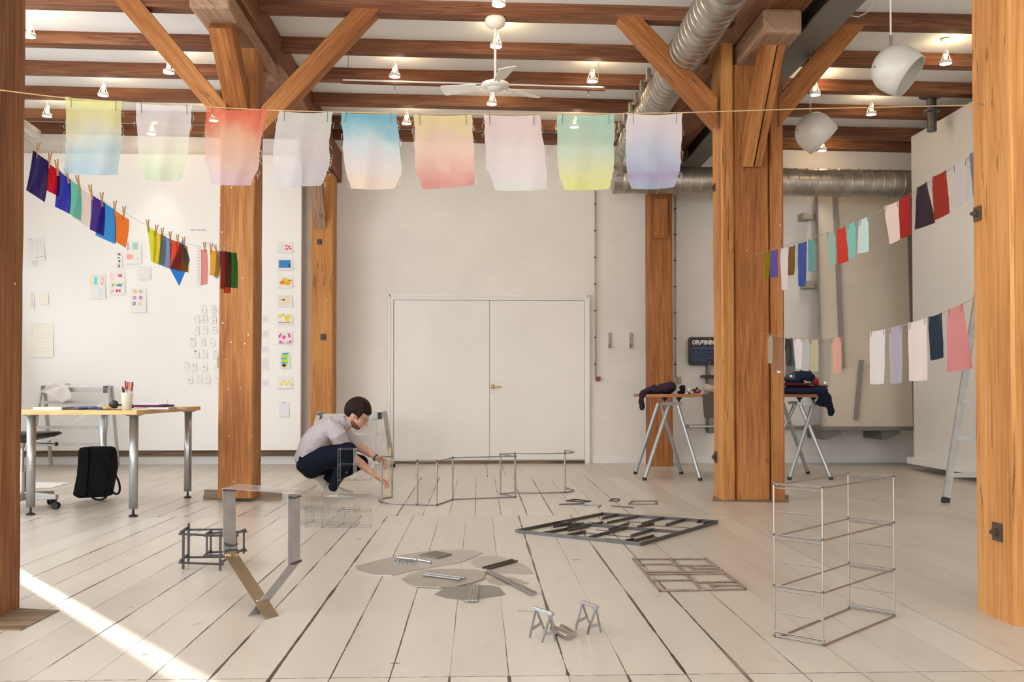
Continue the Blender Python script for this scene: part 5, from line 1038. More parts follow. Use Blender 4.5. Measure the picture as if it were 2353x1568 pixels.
# pen cup
c = T(292, 7.02); t = thing('pen_cup', c, 'white cup full of markers on the front edge of the light table', 'cup')
build('cup_body', MB().lathe([(0, 0), (.031, 0), (.040, .122), (.042, .124), (.040, .126), (.037, .122), (.029, .006), (0, .006)], c, 28), M_lampw, t, smooth=True)
pens = [(-.022, .0, -.012, -.0, .165, (90, 30, 40), 'dark red'), (-.012, .008, -.03, .02, .15, (30, 60, 60), 'dark green'), (-.006, -.008, -.002, -.005, .205, (150, 24, 30), 'red'), (.004, .004, .0, .0, .2, (176, 40, 44), 'bright red'), (.010, -.004, .012, -.006, .2, (236, 116, 80), 'orange'), (.016, .005, .03, .01, .2, (24, 60, 130), 'blue'), (.022, -.006, .034, -.01, .185, (140, 30, 30), 'brownish red'), (.0, .014, -.01, .02, .17, (120, 120, 120), 'grey')]
for x, y, dx, dy, h, cl, nm in pens:
    a = c + Vector((x * .6, y * .6, .008)); b = c + Vector((x * 1.2 + dx * .5, y + dy * .5, h))
    o = tag(build('marker', MB().tube([a, b], .0055, 8), paint(*cl) if nm in ('grey',) else mat('pen barrel', (.55, .55, .56), .4), org=a), nm + '-capped marker standing in the white cup', 'pen', 'markers in the white cup')
    build('pen_cap', MB().tube([a + (b - a) * .72, b + (b - a) * .02], .0068, 8), paint(*cl), o)
# papers and purple book
a = T(312, 7.3).x; b = T(390, 7.3).x
onT('paper_stack', (a, 7.1, tz), (b - .08, 7.4, tz + .01), M_cream, 'stack of loose papers under the purple sleeve', 'paper', rot=.03)
onT('tablet', (T(352, 7.2).x, 7.1, tz + .0), (T(398, 7.2).x, 7.3, tz + .018), mat('silver', (.45, .43, .40), .35, .6), 'silver device at the right front of the light table', 'device', bev=.004)
onT('laptop_sleeve', (a - .02, 7.15, tz + .0185), (b + .0, 7.42, tz + .033), mat('purple felt', (.10, .02, .10), .8), 'dark purple sleeve lying on the papers', 'sleeve', bev=.005)
onT('paper_stack', (a + .02, 7.2, tz + .0335), (b - .04, 7.4, tz + .04), M_paper, 'white papers on top of the purple sleeve', 'paper', rot=-.05)
P = [T(352, 7.4, tz + .045), T(360, 7.4, tz + .07), T(372, 7.4, tz + .08), T(384, 7.4, tz + .07), T(386, 7.42, tz + .04), T(400, 7.4, tz + .02), T(410, 7.35, tz + .004), T(428, 7.3, tz + .003)]
tag(build('cable', MB().tube(curve_pts(P, 4), .002, 6), mat('cable grey', (.6, .6, .6), .5), org=P[0]), 'thin white cable curling over the papers on the light table', 'cable')
# ------------------------------------------------------------------ aluminium trestle ladders near the wall
def trestle_ladder(name, bpx, Y, zt, w, lab, splay=.28, top=True, diag=True):
    c = atY(bpx, 900, Y); x = c.x
    t = thing(name, (x + w / 2, Y, 0), lab, 'ladder')
    for s in (0, 1):
        X0 = x + s * w; sx = (-.03 if s == 0 else .03)
        for k_, (yb, yt) in enumerate(((Y - splay, Y), (Y + splay, Y + .06))):
            l = build('leg', MB().bar((X0 + sx * (1 if k_ == 0 else .3), yb, .01), (X0, yt, zt), .05, .025, up=(1, 0, 0)), M_alu, t)
            if k_ == 0: build('foot_cap', MB().bar((X0 + sx, yb, 0), (X0 + sx * .93, yb + .02, .06), .056, .032, up=(1, 0, 0)), M_black, l)
    build('top_beam', MB().box((x - .0, Y - .06, zt - .075), (x + w, Y + .09, zt - .02)), M_alu, t)
    for s in (.02, w - .05): build('hinge', MB().box((x + s, Y - .07, zt - .085), (x + s + .04, Y + .1, zt + .0)), M_dark, t)
    for f in (.80, .50, .30): build('rung', MB().bar((x - .02, Y - splay * (1 - f), zt * f), (x + w + .02, Y - splay * (1 - f), zt * f), .03, .035), M_alu, t)
    if diag: build('diagonal_brace', MB().bar((x, Y - splay * .75, zt * .25), (x + w, Y - splay * .2, zt * .82), .012, .04), M_alu, t)
    return t
zt1 = atY(100, 889, 11.75).z
o = trestle_ladder('stepladder', 97, 11.72, zt1 + .01, .80, 'paint-spattered aluminium trestle behind the light table with a rag on it')
g = Vector(o.location)
# rag
p0 = atY(104, 888, 11.6)
def rag(u, v): return Vector((p0.x + .31 * u + .03 * math.sin(v * 5 + u * 4), 11.62 - .03 * abs(math.sin(v * 3 + u * 6)) - (.05 if v > .2 else 0), zt1 + .02 - .24 * max(0, v - .15) * (.45 + .55 * min(1, 1.6 * u)) + .02 * math.sin(u * 9)))
tag(build('rag', MB().grid(rag, 14, 10), mat('rag cloth', (.68, .65, .62), .85), org=p0, smooth=True, solid=.006), 'pale grey rag draped over the aluminium trestle behind the light table', 'rag')
zt2 = atY(880, 948, 11.5).z
t = thing('stepladder', fl(855, 1075), 'aluminium stepladder standing behind the crouching person', 'ladder')
xa = atY(737, 950, 11.5).x; xb = atY(868, 950, 11.5).x; Yl = 11.5
fr = fl(903, 1074); 
build('leg', MB().bar(fr, atY(884, 946, 11.45), .05, .03, up=(0, 1, 0)), M_alu, t)
q = atY(862, 950, 11.5); build('leg', MB().bar((q.x - .03, 11.5, 0.01), (q.x, 11.5, zt2), .05, .03, up=(0, 1, 0)), M_alu, t)
build('leg', MB().bar((xa - .02, 11.5, 0.01), (xa + .01, 11.5, zt2), .05, .03, up=(0, 1, 0)), M_alu, t)
build('leg', MB().bar((xa - .12, 11.0, 0.01), (xa - .01, 11.45, zt2), .05, .03, up=(0, 1, 0)), M_alu, t)
build('foot_cap', MB().bar(fr, fr + (atY(884, 946, 11.45) - fr) * .07, .06, .04, up=(0, 1, 0)), M_black, t)
build('top_beam', MB().box((xa, 11.42, zt2 - .07), (q.x + .06, 11.56, zt2 - .015)), M_alu, t)
build('hinge', MB().box((q.x + .04, 11.41, zt2 - .08), (q.x + .08, 11.57, zt2)), M_black, t); build('hinge', MB().box((xa - .03, 11.41, zt2 - .08), (xa + .03, 11.57, zt2)), M_dark, t)
for py in (968, 998, 1022, 1043): z = atY(850, py, 11.5).z; build('rung', MB().bar((xa, 11.507, z), (q.x + (.11 if py > 990 and py != 1022 else -.01), 11.507, z), .024, .035), M_alu, t)
build('diagonal_brace', MB().bar(atY(872, 1022, 11.45), atY(884, 1000, 11.45), .012, .03, up=(0, 1, 0)), M_alu, t)
# ------------------------------------------------------------------ backpack
def B(px, py, Y=8.25): return atY(px, py, Y)
t = thing('backpack', fl(218, 1148), 'black fabric backpack standing on the floor behind a table leg', 'bag')
yb = 8.22; yk = 8.38
front = [(178, 1036), (183, 1029), (203, 1027), (246, 1027), (256, 1029), (258, 1040), (254, 1075), (248, 1110), (242, 1143), (178, 1146), (165, 1138), (168, 1125), (176, 1085)]
bk = mat('black fabric', (.006, .006, .007), .8, bump=.4, bscale=90)
P = [B(x, y, yb) for x, y in front]
for p in P: p.z = max(p.z, .006)
mb = MB(); mb.hexa(P, [Vector((p.x * 1.0 + .01, yk - (.08 if p.z > .3 else 0), max(.006, p.z))) for p in P]); build('bag_body', mb, bk, t, bevel=.02, smooth=True)
mb = MB(); Pf = [B(x, y, yb - .018) for x, y in [(182, 1030), (204, 1028), (202, 1085), (196, 1140), (179, 1144), (176, 1085)]]; mb.prism(Pf, (0, .03, 0)); build('side_flap', mb, bk, t, bevel=.006)
def strap(P, Y): 
    c_ = curve_pts([atY(x, y, Y) for x, y in P], 5)
    for p in c_: p.z = max(p.z, .008)
    mb = MB(); mb.tube(c_, .009, 6)
    for v in mb.bm.verts: pass
    build('shoulder_strap', mb, bk, t, smooth=True)
strap([(246, 1040), (252, 1058), (262, 1085), (273, 1108), (275, 1128), (268, 1136), (258, 1130), (250, 1118)], 8.17)
strap([(215, 1040), (222, 1060), (236, 1080), (247, 1105), (250, 1125), (244, 1142), (230, 1149), (214, 1145), (204, 1130), (194, 1120)], 8.15)
# paper on the floor
P = [fl(40, 1124), fl(118, 1122), fl(162, 1110), fl(60, 1109)]
tag(build('floor_paper', MB().prism([p + Vector((0, 0, .002)) for p in P], (0, 0, .002)), M_paper, org=P[0]), 'large white paper sheet lying on the floor behind the swivel chair', 'paper')
# ------------------------------------------------------------------ swivel chair at the far left
c = fl(48, 1160); c.z = 0; cx, cy = c.x, 7.75
cx = atY(50, 1000, cy).x
t = thing('swivel_chair', (cx, cy, 0), 'black saddle swivel chair with a chrome column, half hidden at the left edge', 'chair')
zs = atY(60, 1002, cy).z
mb = MB(); mb.lathe([(0, -.055), (.05, -.05), (.2, -.012), (.24, .012), (.22, .028), (.1, .03), (0, .022)], (cx - .02, cy, zs), 32)
for v in mb.bm.verts: v.co.x = cx + (v.co.x - cx) * 1.4; v.co.z += .02 * max(0, (v.co.x - cx)) 
build('seat', mb, M_black, t, smooth=True)
build('column', MB().lathe([(0, zs - .05), (.03, zs - .055), (.022, zs - .09), (.018, zs - .1), (.018, .3), (.038, .3), (.038, .12), (0, .12)], (cx, cy, 0), 20), M_chrome, t)
mb = MB(); mb.tube([(cx + .02, cy - .05, zs - .045), (cx + .2, cy - .08, zs - .055), (cx + .305, cy - .09, zs - .06)], .004, 6); mb.ball((cx + .31, cy - .09, zs - .06), .017, 12); build('lever', mb, M_black, t)
for k_ in range(5):
    a = -.12 + 2 * PI * k_ / 5; e = Vector((math.cos(a), math.sin(a), 0)); R_ = .30
    mb = MB(); P0 = Vector((cx, cy, .11)); n_ = Vector((-e.y, e.x, 0))
    A_ = [P0 + n_ * .035 + Vector((0, 0, .03)), P0 - n_ * .035 + Vector((0, 0, .03)), P0 - n_ * .035 - Vector((0, 0, .04)), P0 + n_ * .035 - Vector((0, 0, .04))]
    E_ = P0 + e * R_ - Vector((0, 0, .015)); B_ = [E_ + n_ * .022 + Vector((0, 0, .02)), E_ - n_ * .022 + Vector((0, 0, .02)), E_ - n_ * .022 - Vector((0, 0, .015)), E_ + n_ * .022 - Vector((0, 0, .015))]
    mb.hexa(A_, B_); l = build('base_arm', mb, M_alu, t, bevel=.004)
    q = P0 + e * (R_ - .01); mb = MB(); 
    for s in (-.014, .014): mb.lathe([(0, -.008), (.028, -.008), (.03, 0), (.028, .008), (0, .008)], (q.x + n_.x * s, q.y + n_.y * s, .03), 16, n_)
    mb.tube([(q.x, q.y, .03), (q.x, q.y, .09)], .008, 8); build('caster', mb, M_black, l)
# ------------------------------------------------------------------ crouching person
def W(px, py, Y): return atY(px, py, Y)
skin = mat('skin', (.56, .30, .20), .55, var=.04, vscale=20); M_sh = mat('shirt', (.45, .405, .42), .85, bump=1, bscale=7); M_tr = mat('trousers', (.005, .0075, .017), .85, bump=.2, bscale=30)
M_hair = mat('hair', (.018, .008, .005), .6, bump=.8, bscale=50, spec=.15); M_shoe = mat('canvas shoe', (.50, .44, .38), .85); M_sole = mat('rubber sole', (.68, .66, .62), .6)
YR_, YL_, YC = 8.27, 8.60, 8.43   # right side (near), left side, spine
pt = thing('person', fl(760, 1146), 'crouching bearded man in a lilac shirt and dark trousers working on the curved wire frame', 'person')
LAT = Vector((0, 1, 0))
body = MB()
# head
hf = Vector((.83, -.0, -.56)).normalized(); hu = Vector((.56, 0, .83)).normalized(); hc = W(822, 948, YC)
FRM = (hf, LAT, hu)
def H(f, l, u): return hc + hf * f + LAT * l + hu * u
body.ball(hc, (.098, .077, .108), 24, FRM)
body.ball(H(.035, 0, -.055), (.072, .060, .070), 20, FRM)   # face
body.ball(H(.066, 0, -.105), (.030, .030, .026), 14, FRM)   # chin
body.ball(H(.02, 0, -.085), (.060, .055, .045), 16, FRM)    # jaw
body.loft([H(.098, 0, -.012), H(.112, 0, -.035), H(.124, 0, -.052)], [(.008, .009), (.011, .011), (.013, .015)], LAT, 10)  # nose
body.ball(H(.095, 0, .012), (.016, .045, .012), 14, FRM)    # brow
body.ball(H(.100, 0, -.079), (.011, .021, .006), 12, FRM); body.ball(H(.098, 0, -.088), (.011, .018, .006), 12, FRM)  # lips
for s in (-1, 1):
    body.ball(H(-.008, s * .077, -.028), (.017, .008, .028), 14, FRM); body.ball(H(-.004, s * .074, -.05), (.009, .008, .011), 10, FRM)
    body.ball(H(.056, s * .038, -.052), (.024, .022, .022), 12, FRM)
# neck, torso core
body.loft([W(783, 985, YC), W(796, 974, YC), W(808, 962, YC)], [(.062, .06), (.054, .055), (.052, .052)], LAT)
body.loft([W(722, 1050, YC), W(742, 1020, YC), W(765, 992, YC), W(784, 980, YC)], [(.10, .14), (.095, .14), (.09, .15), (.06, .08)], LAT)
# arms: right (near) passes between the knees, left (far) reaches to the top of the rod
def hand(mb, wr, palm_c, dirv, nrm, side, fingers, thumb):
    """wr wrist, palm centre, dirv along the fingers, nrm = back of hand, side = towards the little finger"""
    mb.loft([wr, (wr + palm_c) / 2, palm_c + dirv * .02], [(.020, .026), (.018, .034), (.014, .038)], side, 12)
    for i, (curl, ln) in enumerate(fingers):
        base = palm_c + dirv * .036 + side * (-.030 + .020 * i); P = [base - dirv * .02, base]; d = dirv.copy(); p = base
        for j, seg in enumerate((.038, .025, .020)):
            a = math.radians(curl[j]); ax = side; d = (Matrix.Rotation(a, 3, ax) @ d).normalized(); p = p + d * seg * ln; P.append(p)
        mb.loft(P, [.0095, .0092, .0085, .0078, .0068], side, 10)
    b0 = palm_c - side * .030 - dirv * .022; P = [b0]; d = thumb.normalized(); P += [b0 + d * .03, b0 + d * .055 + dirv * .008, b0 + d * .072 + dirv * .02]
    mb.loft(P, [.0125, .011, .0095, .008], nrm, 10)
rE = W(805, 1047, YR_ + .12); rW = W(862, 1093, YR_ + .13); lE = W(824, 1026, YL_ - .03); lW = W(866, 1053, YL_ - .08)
body.loft([W(775, 998, YR_ + .0), W(790, 1024, YR_ + .06), rE, W(832, 1068, YR_ + .12), rW], [(.045, .045), (.042, .042), (.042, .042), (.037, .038), (.023, .028)], LAT)
body.loft([W(790, 995, YL_ - .0), W(806, 1012, YL_ - .01), lE, W(845, 1039, YL_ - .05), lW], [(.045, .045), (.042, .042), (.042, .042), (.036, .038), (.023, .028)], LAT)
px_ = Vector((1, 0, 0))
d = (W(884, 1103, YR_ + .13) - rW).normalized(); side = Vector((d.z * .55, .75, -d.x * .55 )).normalized(); side = (side - d * side.dot(d)).normalized(); nrm = d.cross(side)
hand(body, rW, W(873, 1101, YR_ + .13), d, nrm, side, [((8, 22, 18), .9), ((14, 28, 22), 1), ((20, 34, 26), .95), ((24, 40, 30), .78)], d * .8 + Vector((0, -.3, -.5)))
d = (W(886, 1064, YL_ - .16) - lW).normalized(); side = Vector((.35, .35, -.9)); side = (side - d * side.dot(d)).normalized(); nrm = d.cross(side)
hand(body, lW, W(877, 1060, YL_ - .11), d, nrm, side, [((10, 22, 15), .9), ((14, 24, 18), 1), ((18, 30, 22), .93), ((22, 34, 24), .78)], d * .7 + Vector((0, -.35, .55)))
# legs core
rA = W(764, 1120, YR_); lA = W(742, 1100, YL_)
body.loft([W(716, 1066, YR_ + .08), W(800, 1033, YR_ - .02), W(788, 1080, YR_), rA], [(.06, .06), (.05, .05), (.045, .045), (.035, .035)], LAT)
body.loft([W(716, 1066, YL_ - .08), W(834, 1062, YL_ + .02), W(790, 1085, YL_), lA], [(.06, .06), (.05, .05), (.045, .045), (.035, .035)], LAT)
bo = build('body', body, skin, pt, remesh=.0035)
# eyes
ey = MB()
for s in (-1, 1): ey.ball(H(.094, s * .031, -.018), (.009, .013, .008), 12, FRM)
build('eyes', ey, mat('eye', (.35, .3, .28), .3), pt, smooth=True)
# beard shadow
be = MB(); 
be.ball(H(.026, 0, -.088), (.064, .0585, .046), 20, FRM); be.ball(H(.066, 0, -.107), (.033, .033, .027), 14, FRM)
for v in be.bm.verts:
    r_ = v.co - hc; 
    if r_.dot(hu) > -.066 and r_.dot(hf) > .03: v.co -= hf * .02 + hu * .012
build('beard', be, mat('beard', (.16, .085, .06), .9), pt, remesh=.004)
# hair
ha = MB(); ha.ball(H(-.010, 0, .016), (.118, .094, .120), 36, FRM)
for v in ha.bm.verts:
    r_ = v.co - hc; f, l, u = r_.dot(hf), r_.dot(LAT), r_.dot(hu)
    lim = .022 if f > .055 else (-.02 if f > .028 else (-.085 if f < -.03 else -.03))
    if f > .02 and u < .02 and u > -.04 and abs(l) > .05 and f < .05: lim = -.055
    if u < lim: v.co = hc + r_ * (.72 if f > -.05 else .8) + hu * .01
    else: v.co += r_.normalized() * .004 * math.sin(l * 160 + f * 60)
build('hair', ha, M_hair, pt, remesh=.005)
fr_ = MB(); fr_.ball(H(.062, 0, .052), (.045, .07, .036), 18, FRM); fr_.loft([H(.03, -.079, .01), H(.036, -.08, -.02), H(.034, -.078, -.042)], [.012, .010, .006], LAT, 8); fr_.loft([H(.03, .079, .01), H(.036, .08, -.02), H(.034, .078, -.042)], [.012, .010, .006], LAT, 8)
build('hair_fringe', fr_, M_hair, pt, remesh=.005)
# glasses
gl = MB()
for s in (-1, 1):
    gl.tube([H(.112, s * .032, -.02) + LAT * .021 * math.cos(k) + hu * .017 * math.sin(k) for k in [2 * PI * i / 16 for i in range(16)]], .0014, 6, close=True)
    gl.tube([H(.112, s * .053, -.016), H(.06, s * .078, -.014), H(-.005, s * .083, -.014)], .0013, 6)
gl.tube([H(.112, -.011, -.016), H(.118, 0, -.013), H(.112, .011, -.016)], .0013, 6)
build('glasses', gl, M_steel, pt)
# shirt
sh = MB()
sh.loft([W(706, 1050, YC), W(717, 1030, YC), W(734, 1008, YC), W(752, 990, YC), W(770, 979, YC), W(787, 973, YC)], [(.105, .165), (.122, .178), (.125, .185), (.118, .19), (.095, .17), (.066, .085)], LAT, 26)
sh.loft([W(765, 985, YR_ - .0), W(775, 1000, YR_ - .03), W(785, 1022, YR_ + .03), W(800, 1038, YR_ + .1)], [(.075, .07), (.078, .066), (.068, .06), (.055, .052)], LAT, 20)
sh.loft([W(772, 984, YL_ + .02), W(790, 996, YL_ + .02), W(807, 1013, YL_ + .0), W(823, 1027, YL_ - .02)], [(.07, .066), (.068, .062), (.062, .058), (.053, .05)], LAT, 20)
so_ = build('shirt', sh, M_sh, pt, remesh=.006)
tx = bpy.data.textures.new('creases', 'CLOUDS'); tx.noise_scale = .075; tx.noise_depth = 3
dm = so_.modifiers.new('d', 'DISPLACE'); dm.texture = tx; dm.strength = .028; dm.mid_level = .5; dm.texture_coords = 'GLOBAL'
cl_ = MB(); a = W(786, 969, YC); ax = (W(808, 962, YC) - W(787, 972, YC)).normalized()
cl_.lathe([(.064, -.012), (.062, .016), (.058, .020), (.056, .016), (.060, -.010)], W(794, 972, YC), 22, ax); build('collar', cl_, M_sh, pt, smooth=True)
fp = W(806, 979, YC - .05); build('collar_point', MB().prism([W(796, 960, YC - .06), W(805, 970, YC - .05), W(808, 981, YC - .045), W(799, 976, YC - .06)], (0, .012, 0)), M_sh, pt)
# trousers
tr = MB()
tr.loft([W(704, 1049, YC), W(706, 1066, YC), W(716, 1078, YC)], [(.08, .165), (.095, .175), (.085, .16)], LAT, 24)
tr.loft([W(714, 1066, YR_ + .05), W(750, 1052, YR_), W(785, 1038, YR_ - .02), W(803, 1033, YR_ - .02)], [(.105, .095), (.100, .090), (.078, .075), (.062, .062)], LAT, 22)
tr.loft([W(803, 1034, YR_ - .02), W(795, 1056, YR_ - .01), W(780, 1088, YR_), W(765, 1119, YR_)], [(.062, .062), (.068, .064), (.056, .055), (.042, .044)], LAT, 20)
tr.loft([W(716, 1070, YL_ - .05), W(765, 1064, YL_), W(815, 1060, YL_ + .02), W(832, 1062, YL_ + .02)], [(.100, .09), (.095, .085), (.07, .07), (.058, .058)], LAT, 22)
tr.loft([W(830, 1063, YL_ + .02), W(800, 1080, YL_), W(766, 1094, YL_), W(744, 1104, YL_)], [(.056, .058), (.056, .056), (.052, .05), (.047, .047)], LAT, 20)
to_ = build('trousers', tr, M_tr, pt, remesh=.007)
dm = to_.modifiers.new('d', 'DISPLACE'); dm.texture = tx; dm.strength = .016; dm.mid_level = .5; dm.texture_coords = 'GLOBAL'
build('shirt_tail', MB().tube([W(692, 1074, YC - .17), W(695, 1070, YC - .175), W(698, 1068, YC - .175)], .004, 6), M_paper, pt)
# shoes
def shoe(heel, toe, upv, Yw, lab=None):
    ax = (toe - heel); L_ = ax.length; ax.normalize(); upv = (upv - ax * upv.dot(ax)).normalized(); sd = ax.cross(upv)
    def Q(f, u): return heel + ax * (L_ * f) + upv * u
    mb = MB(); mb.loft([Q(.12, .045), Q(.3, .05), Q(.5, .042), Q(.7, .03), Q(.9, .024)], [(.046, .036), (.050, .038), (.044, .042), (.034, .046), (.026, .038)], sd, 18)
    mb.loft([Q(.14, .04), Q(.16, .075), Q(.2, .095)], [(.036, .032), (.034, .032), (.032, .032)], sd, 14)
    u_ = build('shoe', mb, M_shoe, pt, remesh=.005)
    mb = MB(); P = []
    for i in range(20):
        a = 2 * PI * i / 20; f = .5 + .52 * math.cos(a); wd = .041 * (1 + .15 * math.cos(a)); P.append(heel + ax * (L_ * f) + sd * wd * math.sin(a) * (1 if abs(math.cos(a)) < .9 else .9))
    mb.prism(P, upv * .022); build('sole', mb, M_sole, u_, bevel=.004)
    mb = MB()
    for i in range(4): c_ = Q(.42 + .08 * i, .082 - .011 * i); mb.tube([c_ + sd * .022, c_ + upv * .004, c_ - sd * .022], .0028, 6)
    build('laces', mb, M_paper, u_)
hR = fl(746, 1142); tR = fl(811, 1146); hR.z = 0; tR.z = 0; tR.y = hR.y - .03
shoe(hR, tR, Vector((0, 0, 1)), .09)
tL = W(752, 1134, YL_ - .04); tL.z = .005; hL = W(720, 1101, YL_ - .0)
shoe(hL, tL, Vector((.85, 0, .5)), .09)
build('bracelet', MB().lathe([(.030, -.006), (.033, -.005), (.033, .005), (.030, .006)], W(863, 1052, YL_ - .08), 18, (lW - lE).normalized()), M_black, pt)
# wooden ruler stick he is holding
a = W(894, 1143, 8.22); b = W(897, 1030, 8.42); a = fl(893, 1143); b = W(897, 1029, a.y + .02)
tag(build('wooden_stick', MB().bar(a, b, .014, .008, up=(0, 1, 0)), M_beech, org=a, grain=(0, 0, 1)), 'pale wooden measuring stick held upright inside the curved wire frame', 'stick')
# ------------------------------------------------------------------ curved wire frame
t = thing('wire_sculpture', fl(1000, 1160), 'long steel wire frame with rounded ends and thin uprights, beside the crouching man', 'sculpture')
HF = .362
bp = [(901, 1144), (884, 1147), (873, 1150), (871, 1153), (877, 1156), (900, 1159), (959, 1161.5), (1004, 1162.5), (1040, 1149.5), (1184, 1144), (1150, 1136.5), (1183, 1134), (1240, 1134.5), (1298, 1133), (1313, 1131), (1319, 1128.5), (1310, 1125.5), (1298, 1122)]
P = [fl(x, y) for x, y in bp]
for nm, z in (('bottom_rail', .006), ('top_rail', HF)):
    for sg in (P[:8], P[7:9], P[8:10], P[9:11], P[10:12], P[11:]):
        Q = [Vector((p.x, p.y, z)) for p in sg]; build(nm, MB().tube(curve_pts(Q, 4) if len(Q) > 2 else Q, .0055, 8), M_steel, t)
for i in (0, 4, 6, 7, 8, 9, 10, 11, 13, 17):
    p = P[i]; build('upright', MB().tube([(p.x, p.y, 0.0), (p.x, p.y, HF + .004)], .0072, 8), M_steel, t)
mb = MB()
for i in (4, 6, 7, 8, 9, 10, 11, 13):
    for z in (.006, HF): mb.ball((P[i].x, P[i].y, z), .011, 8)
build('weld', mb, M_dark, t)
# ------------------------------------------------------------------ thin wire cubes
Y0 = 6.62; cs = .107
xw = fl(650, 1212).x
t = thing('wire_cube_stack', (xw + 6 * cs / 2 + .1, Y0, 0), 'airy stack of thin wire cubes standing before the crouching man', 'sculpture')
xs_w = [atY(px, 1200, Y0).x for px in (650, 688, 724)]
def cell(x0_, x1_, y0_, z0_, n=1):
    for k_ in range(n):
        mb = MB(); z = z0_ + k_ * cs; c8 = [Vector((x, y, zz)) for zz in (z, z + cs) for y in (y0_, y0_ + cs) for x in (x0_, x1_)]
        for a, b in ((0, 1), (2, 3), (0, 2), (1, 3), (4, 5), (6, 7), (4, 6), (5, 7), (0, 4), (1, 5), (2, 6), (3, 7)): mb.tube([c8[a], c8[b]], .0012, 5)
        for c_ in c8: mb.ball(c_, .0032, 6)
        build('cube_frame', mb, M_steel, t)
gx = atY(776, 1200, Y0).x; g = .006
for i in range(2): cell(gx + i * (cs + g), gx + i * (cs + g) + cs, Y0, .0035, 5)
for i in (1, 2): cell(gx - i * (cs + g), gx - i * (cs + g) + cs, Y0 + (.02 if i == 2 else 0), .0035, 1)
for i in (2, 3): cell(gx - i * (cs + g) - .02, gx - i * (cs + g) + cs - .02, Y0 + .14, .0035, 2)
for i in (0, 1): cell(gx + i * (cs + g) - .1, gx + i * (cs + g) + cs - .1, Y0 + cs + .02, .0035, 1)
cell(gx - 3 * (cs + g), gx - 3 * (cs + g) + cs, Y0 + .27, .0035, 2); cell(gx - 2 * (cs + g) , gx - 2 * (cs + g) + cs, Y0 + .27, .0035, 1)
# ------------------------------------------------------------------ small black stick cube
t = thing('stick_cube', fl(480, 1300), 'small black cage of crossed steel sticks on the floor left of the bent strips', 'sculpture')
M_st = mat('black stick', (.07, .068, .07), .4, .6)
fA = fl(421, 1308); fB = fl(506, 1312); dpt = .28
h1 = .225
A_ = fA; B_ = fB; Cc = fl(433 + 0, 1299); 
bkL = fl(433, 1297); bkR = fl(529, 1296)
ov = .022
for p, h in ((A_, .205), (B_, .215), (bkL, .222), (bkR, .19)): build('upright_stick', MB().bar((p.x, p.y, 0), (p.x, p.y, h), .011, .011), M_st, t)
def st(p, q, z, e=ov):
    d_ = (q - p).normalized(); build('cross_stick', MB().bar(Vector((p.x, p.y, z)) - d_ * e, Vector((q.x, q.y, z)) + d_ * e, .010, .010), M_st, t)
for z in (.035, .185): st(A_ + Vector((0, -.011, 0)), B_ + Vector((0, -.011, 0)), z); st(bkL + Vector((0, .011, 0)), bkR + Vector((0, .011, 0)), z); st(A_ + Vector((-.011, 0, 0)), bkL + Vector((-.011, 0, 0)), z + .011); st(B_ + Vector((.011, 0, 0)), bkR + Vector((.011, 0, 0)), z + .011)
i1 = fl(475, 1302); i2 = fl(484, 1296); i3 = Vector((bkR.x + .05, i1.y, 0)); i4 = Vector((bkR.x + .06, i2.y + .05, 0))
for p in (i1, i2, i3, i4): build('upright_stick', MB().bar((p.x, p.y, .045), (p.x, p.y, .18), .009, .009), M_st, t)
for z in (.06, .165): st(i1 + Vector((0, -.01, 0)), i3 + Vector((0, -.01, 0)), z, .015); st(i2 + Vector((0, .01, 0)), i4 + Vector((0, .01, 0)), z, .015); st(i1, i2, z + .01, .015); st(i3, i4, z + .01, .02)
# ------------------------------------------------------------------ bent steel strips with clear top
t = thing('bent_strip_table', fl(605, 1420), 'two bent steel strips crossing like a Y with a clear plastic strip on top', 'sculpture')
def strip4(Q, th, m, nm, lab=None):
    mb = MB(); n = (Q[1] - Q[0]).cross(Q[3] - Q[0]).normalized() * th; mb.prism(Q, n); o = build(nm, mb, m, t)
    if lab: o['label'] = lab
    return o
Mb1 = mat('brushed strip', (.36, .34, .325), .5, .35, var=.12, vscale=14); Mb2 = mat('heat-browned strip', (.24, .17, .10), .45, .5, var=.15, vscale=10)
Ya_ = 4.42; Yc = 4.30
f1_ = fl(611, 1425); f2_ = fl(641, 1416); e1 = f2_ - f1_
A0 = atY(512, 1124, Ya_); A1 = Vector((A0.x + .006, Ya_, atY(516, 1278, Ya_).z))
strip4([A0, A0 + e1, A1 + e1, A1], .003, Mb1, 'steel_strip')
strip4([A1 + Vector((.006, 0, 0)), A1 + e1 + Vector((.006, 0, 0)), f2_, f1_], .003, Mb2, 'steel_strip', 'brownish heat-tinted strip')
f3_ = fl(568, 1418); f4_ = fl(599, 1408); e2 = f4_ - f3_
B0 = atY(662, 1138, Yc); B1 = Vector((B0.x + .002, Yc, atY(663, 1300, Yc).z))
strip4([B0, B0 + e2, B1 + e2, B1], .003, Mb1, 'steel_strip')
strip4([B1, B1 + e2, f4_, f3_], .003, Mb1, 'steel_strip')
